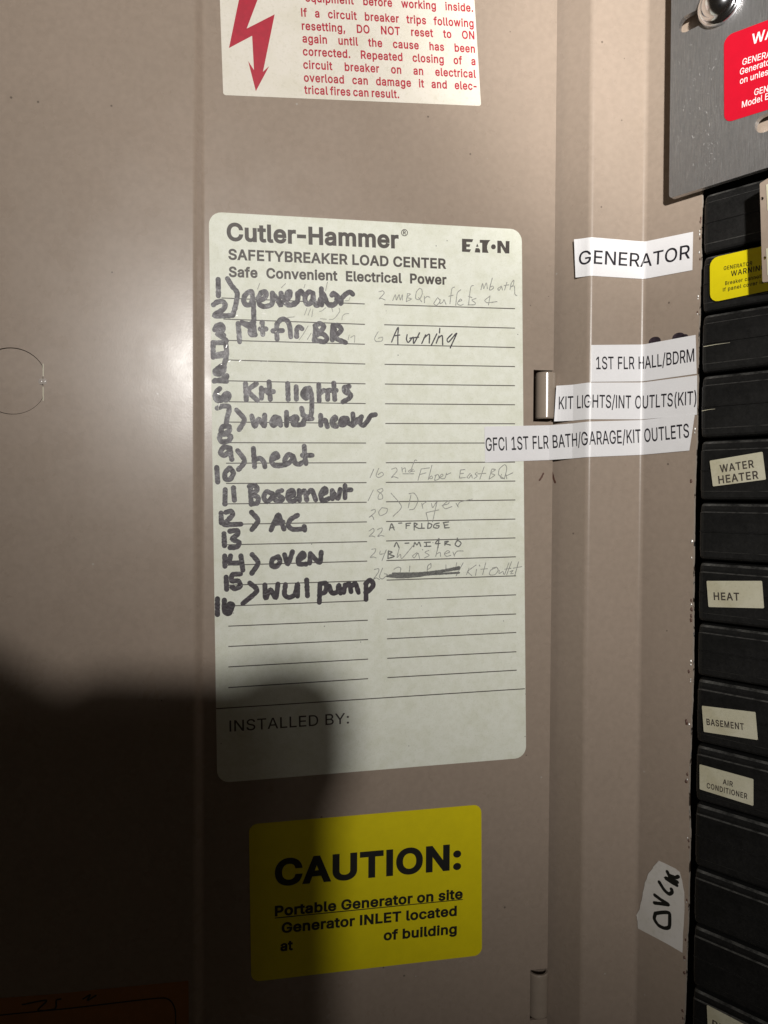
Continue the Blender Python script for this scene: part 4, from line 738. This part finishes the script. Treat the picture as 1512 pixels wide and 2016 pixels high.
for s_, a, b in (('equipment before working inside.', (601, 3), (931.5, 23.5)), ('If a circuit breaker trips following', (593, 32.5), (932.5, 54)), ('resetting, DO NOT reset to ON', (594.4, 58.7), (934, 77.6)), ('again until the cause has been', (595.6, 83.5), (935, 104)), ('corrected. Repeated closing of a', (596.4, 109), (936, 128.5)), ('circuit breaker on an electrical', (597.2, 135), (937, 153.5)), ('overload can damage it and elec-', (598.4, 160.7), (938.5, 177.5)), ('trical fires can result.', (599.2, 184.5), (786, 193.5))):
    pol.append(px_text(DOOR, s_, a, b, 16.6, 22, track=22, space=150, justify=DJ))
lettering(DOOR, 'printed_lettering', pol, H + .00003, RINK, dang)

# --- yellow caution label
cau = sticker(DOOR, 'caution_label', 'large yellow CAUTION label about a portable generator, below the directory card, half in shadow', 'caution label',
              rounded(px_poly(DOOR, [(490, 1623), (947.5, 1583.5), (948.8, 1880), (494.5, 1933)]), .0036), YELLOW)
pol = []
pol.append(px_text(DOOR, 'CAUTION:', (541, 1742), (907.5, 1708.5), 52.5, 34))
pol.append(px_text(DOOR, 'Portable Generator on site', (541, 1803), (910.8, 1768), 20.5, 31))
pol.append(px_text(DOOR, 'Generator INLET located', (554.3, 1836), (899, 1801.5), 20.5, 31))
pol.append(px_text(DOOR, 'of building', (755, 1850.5), (899, 1837), 20, 31))
pol.append(px_text(DOOR, 'at', (552, 1871.5), (576.5, 1869), 20, 31))
pol.append([tri([[DOOR.hit(*q) for q in [(541, 1806), (911, 1769.5), (911, 1771.2), (541, 1808)]]])])
lettering(DOOR, 'printed_lettering', pol, H + .00003, BINK, cau)

# --- orange label in the dark corner
ora = sticker(DOOR, 'orange_label', 'orange printed label with a border line, in the dark lower left corner', 'label',
              px_poly(DOOR, [(-120, 1978), (0, 1965), (110, 1957), (194, 1948), (371, 1931), (372, 2090), (-120, 2120)]), ORANGE)
strokes(DOOR, 'border_line', [(0, 1880, 3.6, [[(-300, 465), (0, 425), (500, 375), (1100, 305), (1200, 315), (1240, 380), (1245, 490), (1245, 700)]])], 2.2, H + .00003, BINK, ora, .1)
strokes(DOOR, 'scrawl', [(0, 1880, 3.6, [[(160, 350), (330, 320), (270, 390), (390, 380), (400, 320), (430, 310)], [(590, 310), (640, 280), (620, 320), (680, 285)]])], 3, H + .00003, BINK, ora, .2)

# ================================================================== LABEL TAPES across hinge and cover
def tape(name, label, corners, string, a, b, cap, h, peel=None, w=7, space=230):
    poly = px_poly(TAPES, corners)
    lo = min(p.x for p in poly); hi = max(p.x for p in poly)
    cuts = [c for c in TAPES.cuts() if lo < c < hi]
    if peel:
        sp = TAPES.hit(*peel[0]).x; cuts += [lo + (sp - lo) * k / 5 for k in range(1, 6)]
        hf = lambda s_, t_: peel[1] * max(0, (sp - s_) / (sp - lo)) ** 2
    else: hf = None
    t = sticker(TAPES, name, label, 'label tape', poly, TAPE, h, cuts, hf, 'white printed label tapes', 'tape', .00012)
    lettering(TAPES, 'printed_lettering', px_text(TAPES, string, a, b, cap, w, space=space), h + .00003, TINK, t, cuts, hf)
    return t
tape('label_tape', 'white label tape reading GENERATOR, topmost of the tapes', [(1133.5, 473.5), (1365, 456.5), (1363.5, 532), (1136, 548)], 'GENERATOR', (1141.5, 523), (1359, 508.5), 27, .0003, ((1165, 510), .0016))
tape('label_tape', 'white label tape reading 1ST FLR HALL/BDRM, under two black marker dots', [(1164, 679.5), (1370, 659.5), (1372, 736), (1162.5, 752)], '1ST FLR HALL/BDRM', (1173.3, 727), (1367.5, 711.5), 25.5, .0003)
tape('label_tape', 'white label tape reading KIT LIGHTS/INT OUTLTS(KIT), touching the hinge tab', [(1095.5, 760), (1373, 739), (1372.5, 816.5), (1091, 830)], 'KIT LIGHTS/INT OUTLTS(KIT)', (1100.3, 806), (1371.5, 796), 26, .0003, ((1125, 790), .0009))
tape('label_tape', 'longest white label tape, its left end overlapping the directory card, reading GFCI', [(953.3, 840), (1369, 815), (1358, 887), (955, 910.5)], 'GFCI 1ST FLR BATH/GARAGE/KIT OUTLETS', (956.5, 888), (1358, 861), 27, .0005)

# torn paper with OVEN in marker
tp = [(345, 378), (420, 412), (512, 458), (553, 492), (575, 570), (598, 700), (601, 850), (594, 1000), (586, 1100), (581, 1300), (440, 1217), (300, 1142), (135, 1056), (130, 985), (117, 925), (150, 862), (165, 800), (185, 700), (205, 600), (240, 510), (290, 440)]
tpx = []
for i, (x, y) in enumerate(tp):
    x2, y2 = tp[(i + 1) % len(tp)]
    for k in range(4):
        f = k / 4; jj = random.uniform(-3.5, 3.5) if i > 12 else random.uniform(-.8, .8)
        tpx.append((1230 + (x + (x2 - x) * f + jj) / 5.092, 1620 + (y + (y2 - y) * f + jj * .4) / 5.092))
poly = px_poly(COVER, tpx)
tcut = COVER.cuts()
tpk = lambda s_, t_: .0016 * max(0, (s_ - COVER.hit(1333, 1740).x) / .004) ** 1.5 if t_ > COVER.hit(1340, 1765).y else 0
torn = sticker(COVER, 'torn_paper_label', 'torn scrap of white paper with oven written sideways in black marker, low on the cover', 'paper scrap', poly, TORN, .0003, tcut, None, None, 'paper_scrap', .00015)
strokes(COVER, 'marker_entry', [(1230, 1620, 5.092, [[(310, 905), (300, 960), (340, 1022), (400, 1052), (448, 1042), (455, 970), (448, 900), (380, 895), (312, 905)], [(305, 722), (370, 770), (442, 816), (370, 808), (302, 800)], [(350, 592), (400, 670), (448, 710), (480, 690), (472, 664)], [(430, 488), (462, 560), (412, 550), (470, 590), (525, 622)], [(445, 520), (510, 545), (540, 535)], [(470, 560), (530, 590)]])], 7, .00034, BINK, torn, .1)

# ================================================================== INTERLOCK PLATE
PH, PT = .0054, .0024                                    # front face height above the cover, thickness
def zf(ox, oy, z, pts, h): return [FACE.hit(ox + x / z, oy + y / z, h) for x, y in pts]
pl_out = rounded([FACE.hit(1323.5, -160, PH), FACE.hit(1317, 391, PH), FACE.hit(1512, 329.5, PH), FACE.hit(1700, 270, PH), FACE.hit(1700, -260, PH)], .0016)
def slot_loop(p, q, r, n=10):
    a, b = FACE.hit(*p, PH), FACE.hit(*q, PH); d = (b - a).normalized(); a0 = math.atan2(d.y, d.x); out = []
    for i in range(n + 1): t = a0 - math.pi / 2 + math.pi * i / n; out.append(Vector((b.x + r * math.cos(t), b.y + r * math.sin(t))))
    for i in range(n + 1): t = a0 + math.pi / 2 + math.pi * i / n; out.append(Vector((a.x + r * math.cos(t), a.y + r * math.sin(t))))
    return out
plate = root('interlock_plate', 'scratched bare steel interlock plate with slotted holes, at the top right over the breakers', 'metal plate', FACE.pos(.06, FACE.hit(1317, 391, PH).y, PH))
from_st(FACE, 'steel_plate', [pl_out, slot_loop((1352, 46), (1425, 8), .0034), slot_loop((1504, 243), (1580, 215), .0034)], (PH, PH - PT), [STEEL], plate, back=True)
P, F = [], []
for i in range(110):
    if i < 85: x, y = random.gauss(1385, 45), random.gauss(210, 95)
    else: x, y = random.gauss(1405, 14), random.gauss(285, 30)
    a = random.gauss(1.9, .5)
    if not (1330 < x < 1416 and 85 < y < 335): continue
    c = FACE.hit(x, y, PH); l = random.uniform(.00010, .0008) * random.choice((.4, .6, 1)); w = random.uniform(.00003, .00008)
    u = Vector((math.cos(a), math.sin(a))); v = Vector((-u.y, u.x)); n0 = len(P)
    for p, q in ((-1, -.4), (1, -1), (1, 1), (-1, .4)): P.append(FACE.pos(c.x + u.x * l * p + v.x * w * q, c.y + u.y * l * p + v.y * w * q, PH + .00002 + i * 2e-7))
    F.append([n0, n0 + 1, n0 + 2, n0 + 3])
mk('scratches', P, F, SCRATCH, plate)
# round-headed bolt in the slot
bc = FACE.hit(1416, 6, PH + .001)
bolt = root('bolt', 'x', 'x', FACE.pos(bc.x, bc.y, PH)); del bolt['label']; del bolt['category']
bolt.location = FACE.pos(bc.x, bc.y, PH) - plate.location; bolt.parent = plate
def lathe(name, prof, c, m_, parent, n=40):
    P, F = [], []
    for r, h in prof:
        for i in range(n):
            a = 2 * math.pi * i / n; P.append(FACE.pos(c.x + r * math.cos(a), c.y + r * math.sin(a), h))
    for k in range(len(prof) - 1):
        for i in range(n): F.append([k * n + i, k * n + (i + 1) % n, (k + 1) * n + (i + 1) % n, (k + 1) * n + i])
    F.append([(len(prof) - 1) * n + i for i in range(n)])
    return mk(name, P, F, m_, parent, smooth=True)
rb = .0086
lathe('bolt_head', [(rb * .98, PH + .0001), (rb, PH + .0006), (rb, PH + .0016), (rb * .95, PH + .0021), (rb * .85, PH + .0024), (rb * .80, PH + .0025), (rb * .74, PH + .0038), (rb * .62, PH + .0052), (rb * .45, PH + .0063), (rb * .25, PH + .0069), (.0002, PH + .0071)], bc, CHROME, bolt)
lathe('bolt_shank', [(.0031, -.004), (.0031, PH)], bc, CHROME, bolt, 20)
# red warning label on the plate
poly = rounded([FACE.hit(1425.5, 72, PH), FACE.hit(1426, 243, PH), FACE.hit(1640, 176, PH), FACE.hit(1640, -8, PH)], .0034)
c = sum(poly, Vector((0, 0))) / len(poly)
redl = root('red_warning_label', 'red label with white lettering beginning WA, stuck on the bare steel plate', 'warning label', FACE.pos(c.x, min(p.y for p in poly), PH))
from_st(FACE, 'label_sheet', [poly], (PH + .00018, PH), [RED], redl)
pol = []
def plt(s_, a, b, cap, w): return [px_text(FACE, s_, a, b, cap, {'b': 15, 'r': 4}[w], h=PH)]
pol += plt('WARNING', (1480, 88), (1612, 42), 21, 'b')
pol += plt('GENERATOR', (1461.5, 129), (1548, 103), 12.5, 'r')
pol += plt('Generator', (1457, 148), (1521, 126), 12.5, 'r')
pol += plt('on unless', (1457, 166), (1520, 145), 12.5, 'r')
pol += plt('GENERATOR', (1485, 188.5), (1570, 163), 12.5, 'r')
pol += plt('Model EAT', (1461, 212.5), (1533, 189), 12.5, 'r')
lettering(FACE, 'printed_lettering', pol, PH + .00022, WINK, redl)

# ================================================================== BREAKERS
HB = .0022                                               # breaker faces stand this far proud of the cover
gap_px = [(1392, 500.5), (1390, 616), (1390, 736), (1390, 864.5), (1390, 987), (1390, 1104.5), (1390, 1227), (1390, 1335), (1390, 1468), (1390, 1584), (1390, 1715), (1390, 1829), (1390, 1955)]
ts = [FACE.hit(x, y, HB).y for x, y in gap_px]
pitch = (ts[0] - ts[-1]) / (len(ts) - 1)
ts = [ts[0] + pitch] + ts + [ts[-1] - pitch]
s0 = FACE.hit(1377.5, 900, HB).x
def breaker_mesh(ph):
    """moulded front: rounded left corners, a lip along the top, a seam across the middle"""
    g = .00055; y1 = ph - g; y0 = g; W_ = .066
    prof = [(y0, -.03), (y0, -.0018), (y0 + .0005, -.0006), (y0 + .0013, -.0001), (y0 + .0034, 0), (y0 + .0037, .00035), (ph * .48, .0004), (ph * .488, .0008), (ph * .50, .0008), (ph * .508, .0003), (y1 - .0042, .0003), (y1 - .0038, -.0003), (y1 - .0028, -.0003), (y1 - .0014, -.0007), (y1 - .0005, -.0014), (y1, -.0028), (y1, -.03)]
    cols = [(0, -.0022), (.0003, -.0010), (.0010, -.0003), (.0022, 0), (W_, 0)]
    P, F, M = [], [], []; n_ = len(prof)
    for sx, dh in [(0, -.03)] + cols:
        ins = .0011 * max(0, (-dh) / .0022) if dh > -.01 else .0011
        for t, h in prof:
            tt = t + (ins if t < ph * .3 and h > -.02 else 0) * .6 - (ins if t > ph * .7 and h > -.02 else 0) * .6
            P.append((s0 + sx, tt, min(h, 0 + h) + HB + (dh if h > -.02 else 0) if dh > -.01 else -.03 + HB))
    for k in range(len(cols)):
        for i in range(n_ - 1):
            F.append([k * n_ + i, (k + 1) * n_ + i, (k + 1) * n_ + i + 1, k * n_ + i + 1]); M.append(1 if k >= 2 and i in (4, 10, 13) else 0)
    return P, F, M
names = ['top black breaker, partly hidden under the steel plate', 'black breaker with the yellow generator label stuck on it', 'black breaker next below the yellow-labelled one, bare, with a pale scratch across it',
         'bare black breaker directly above the water heater breaker', 'black breaker carrying the cream WATER HEATER label', 'bare black breaker between the WATER HEATER and HEAT breakers', 'black breaker carrying the cream HEAT label', 'bare black breaker between the HEAT and BASEMENT breakers',
         'black breaker carrying the cream BASEMENT label', 'black breaker carrying the cream AIR CONDITIONER label', 'bare black breaker next below the AIR CONDITIONER breaker', 'bare black breaker beside the torn oven paper, second below the AIR CONDITIONER breaker', 'bare black breaker just above the lowest cream label, third below AIR CONDITIONER', 'lowest black breaker, carrying the cream label cut off by the bottom of the photo']
proto = None
for i in range(14):
    t_hi, t_lo = ts[i], ts[i + 1]
    base = FACE.pos(s0, t_lo, HB)
    if proto is None:
        b = root('circuit_breaker', names[i], 'circuit breaker', base, 'black circuit breakers in the panel')
        P, F, M = breaker_mesh(pitch)
        mk('breaker_body', [FACE.pos(s_, t_lo + t_, h_) for s_, t_, h_ in P], F, [BLACK, WORN], b, M)
        hp = []
        box('toggle_handle', (s0 + .044, t_lo + .006, HB - .002), (s0 + .060, t_lo + .019, HB + .009), BLACK, b, face_frame, .0012)
        proto = (b, t_lo, list(b.children))
    else:
        src, t0, ch = proto
        b = src.copy(); COL.objects.link(b); b.location = base; b['label'] = names[i]
        for q in ch:
            d = q.copy(); COL.objects.link(d); d.parent = b
            d.scale = (1, 1, (t_hi - t_lo) / pitch)

for lab_, pts in ((names[2], [(1385, 682.5), (1410, 678), (1437, 674.5)]), (names[3], [(1382, 809), (1395, 806.5), (1408, 805)])):
    b = next(o for o in COL.objects if o.get('label') == lab_)
    q = [FACE.hit(x, y, HB + .001) for x, y in pts]; P, F = [], []
    for i, c in enumerate(q):
        w_ = .00014 * (1 - i * .35)
        P += [FACE.pos(c.x, c.y - w_, HB + .00105), FACE.pos(c.x, c.y + w_, HB + .00105)]
    F = [[2 * i, 2 * i + 2, 2 * i + 3, 2 * i + 1] for i in range(len(q) - 1)]
    mk('pale_scratch', P, F, CREAM, b)
BG = 'cream labels on the breakers'
def blabel(label, corners, texts, r=.0004, w=20, m_=CREAM, name='breaker_label', group=BG, ink=INK, cat='breaker label', track=45):
    h0 = HB + .0012
    poly = rounded([FACE.hit(*c_, h0) for c_ in corners], r, 4)
    c = sum(poly, Vector((0, 0))) / len(poly)
    o = root(name, label, cat, FACE.pos(c.x, min(p.y for p in poly), h0), group)
    from_st(FACE, 'label_sheet', [poly], (h0, h0 - .0002), [m_], o, back=True)
    pol = []
    for s_, a, b_, cap in texts: pol.append(px_text(FACE, s_, a, b_, cap, w, h=h0, track=track))
    lettering(FACE, 'printed_lettering', pol, h0 + .00004, ink, o)
    return o
blabel('cream paper label reading WATER HEATER in two lines', [(1397, 907), (1501, 889.3), (1507.7, 944), (1403.5, 957.7)], [('WATER', (1418, 930), (1485, 919.8), 15.5), ('HEATER', (1415, 952.2), (1493.8, 941.8), 16)])
blabel('cream paper label reading HEAT', [(1391, 1143.6), (1500, 1143.6), (1504, 1197.6), (1394.8, 1195)], [('HEAT', (1405.5, 1180.8), (1456, 1182), 15.5)])
blabel('cream paper label reading BASEMENT', [(1381.7, 1389.4), (1487, 1402), (1491.8, 1457), (1385.5, 1440.8)], [('BASEMENT', (1391.4, 1426.8), (1465, 1437), 13)])
blabel('cream paper label reading AIR CONDITIONER, tilted downwards', [(1377, 1504.6), (1483, 1534), (1483, 1586.7), (1377.4, 1553.8)], [('AIR', (1423, 1543.3), (1443, 1549), 10.5), ('CONDITIONER', (1391.4, 1551), (1471.5, 1573), 11)])
blabel('cream paper label cut off by the bottom of the photo, starting PU', [(1391.4, 1978.4), (1500, 2035), (1502, 2095), (1394, 2035)], [('PUMP', (1402, 2020), (1462, 2052), 14)])
yb = blabel('small yellow generator warning label on a breaker, shaded at its right end', [(1397.4, 508.5), (1600, 462), (1604, 553), (1398, 596)], [('GENERATOR', (1424.8, 532), (1481, 521.5), 7.6), ('WARNING', (1439, 544), (1507, 530.5), 10.8), ('Breaker cannot', (1427.8, 561.5), (1498, 547), 7.6), ('If panel cover is', (1423.3, 574), (1503, 558), 7.6)], .0034, 13, YELLOW, 'yellow_breaker_label', None, BINK, 'warning label')

# taupe bracket with cream strips, standing proud at the right edge
HK = .0128
br = root('metal_bracket', 'narrow taupe metal bracket with dark holes at the right edge, shading the yellow label', 'bracket', FACE.pos(FACE.hit(1497, 556, HK).x, FACE.hit(1497, 556, HK).y, HK))
bo = [FACE.hit(1495.6, 361, HK), FACE.hit(1501, 556, HK), FACE.hit(1560, 547, HK), FACE.hit(1560, 322, HK)]
def hole(x, y, r):
    c = FACE.hit(x, y, HK); return [Vector((c.x + r * math.cos(a * .6283), c.y + r * math.sin(a * .6283))) for a in range(10)]
from_st(FACE, 'bracket_plate', [rounded(bo, .0006, 3), hole(1500, 391, .00062), hole(1505, 508, .00062)], (HK, HK - .0014), [PAINT], br, back=True)
bx = FACE.hit(1530, 450, HK)
box('bracket_foot', (bx.x, bx.y - .012, HB - .001), (bx.x + .006, bx.y + .012, HK - .0013), PAINT, br, face_frame, .0004)
for (y0, y1) in ((364, 415), (490, 542)):
    poly = [FACE.hit(1508.5, y0, HK), FACE.hit(1511, y1, HK), FACE.hit(1548, y1 - 8, HK), FACE.hit(1548, y0 - 14, HK)]
    from_st(FACE, 'cream_strip', [poly], (HK + .0002, HK), [CREAM], br)

# ================================================================== the phone that casts the shadow
ph = root('phone', 'black phone with an added shadow-shaping flap, seen by its shadow on the lower left', 'phone', (-.03, -.008, -.135))
px0, px1, pz1 = -.060, .0180, .0190
bm_lo, bm_hi = (px0, -.0125, pz1 - .158), (px1, -.0040, pz1)
def slab(name, lo, hi, rad, m_, warp=None):
    """rounded-corner slab standing in the XZ plane"""
    out = rounded([Vector((lo[0], lo[2])), Vector((hi[0], lo[2])), Vector((hi[0], hi[2])), Vector((lo[0], hi[2]))], rad, 10); n_ = len(out)
    P = [Vector((q.x, y, q.y)) for y in (lo[1], hi[1]) for q in out]
    if warp: P = [warp(p) for p in P]
    F = [list(range(n_)), list(range(2 * n_ - 1, n_ - 1, -1))] + [[i, i + n_, (i + 1) % n_ + n_, (i + 1) % n_] for i in range(n_)]
    return mk(name, P, F, m_, ph)
slab('phone_body', bm_lo, bm_hi, .016, PHONE)
slab('shadow_bump', (px1 - .032, -.0118, pz1 - .040), (px1 + .0045, -.0062, pz1 + .0050), .0155, PHONE)  # unseen slab added to bulge the corner of the shadow
def flap(p):
    d = -.050 - p[0]; return Vector((p[0], p[1] - .004 + max(0, d) * .10, p[2] + max(0, d) * .50))
P, F = [], []
xs = [-.036 - i * .0052 for i in range(21)]
for x in xs:
    for y, z in ((-.0120, pz1 - .16), (-.0092, pz1 - .16), (-.0092, pz1 - .002), (-.0120, pz1 - .002)): P.append(flap(Vector((x, y, z))))
for i in range(20):
    for k in range(4): F.append([i * 4 + k, i * 4 + (k + 1) % 4, (i + 1) * 4 + (k + 1) % 4, (i + 1) * 4 + k])
F += [[0, 1, 2, 3], [83, 82, 81, 80]]
mk('shadow_flap', P, F, BLOCKER, ph)  # unseen flap added to carry the phone's shadow on to the left
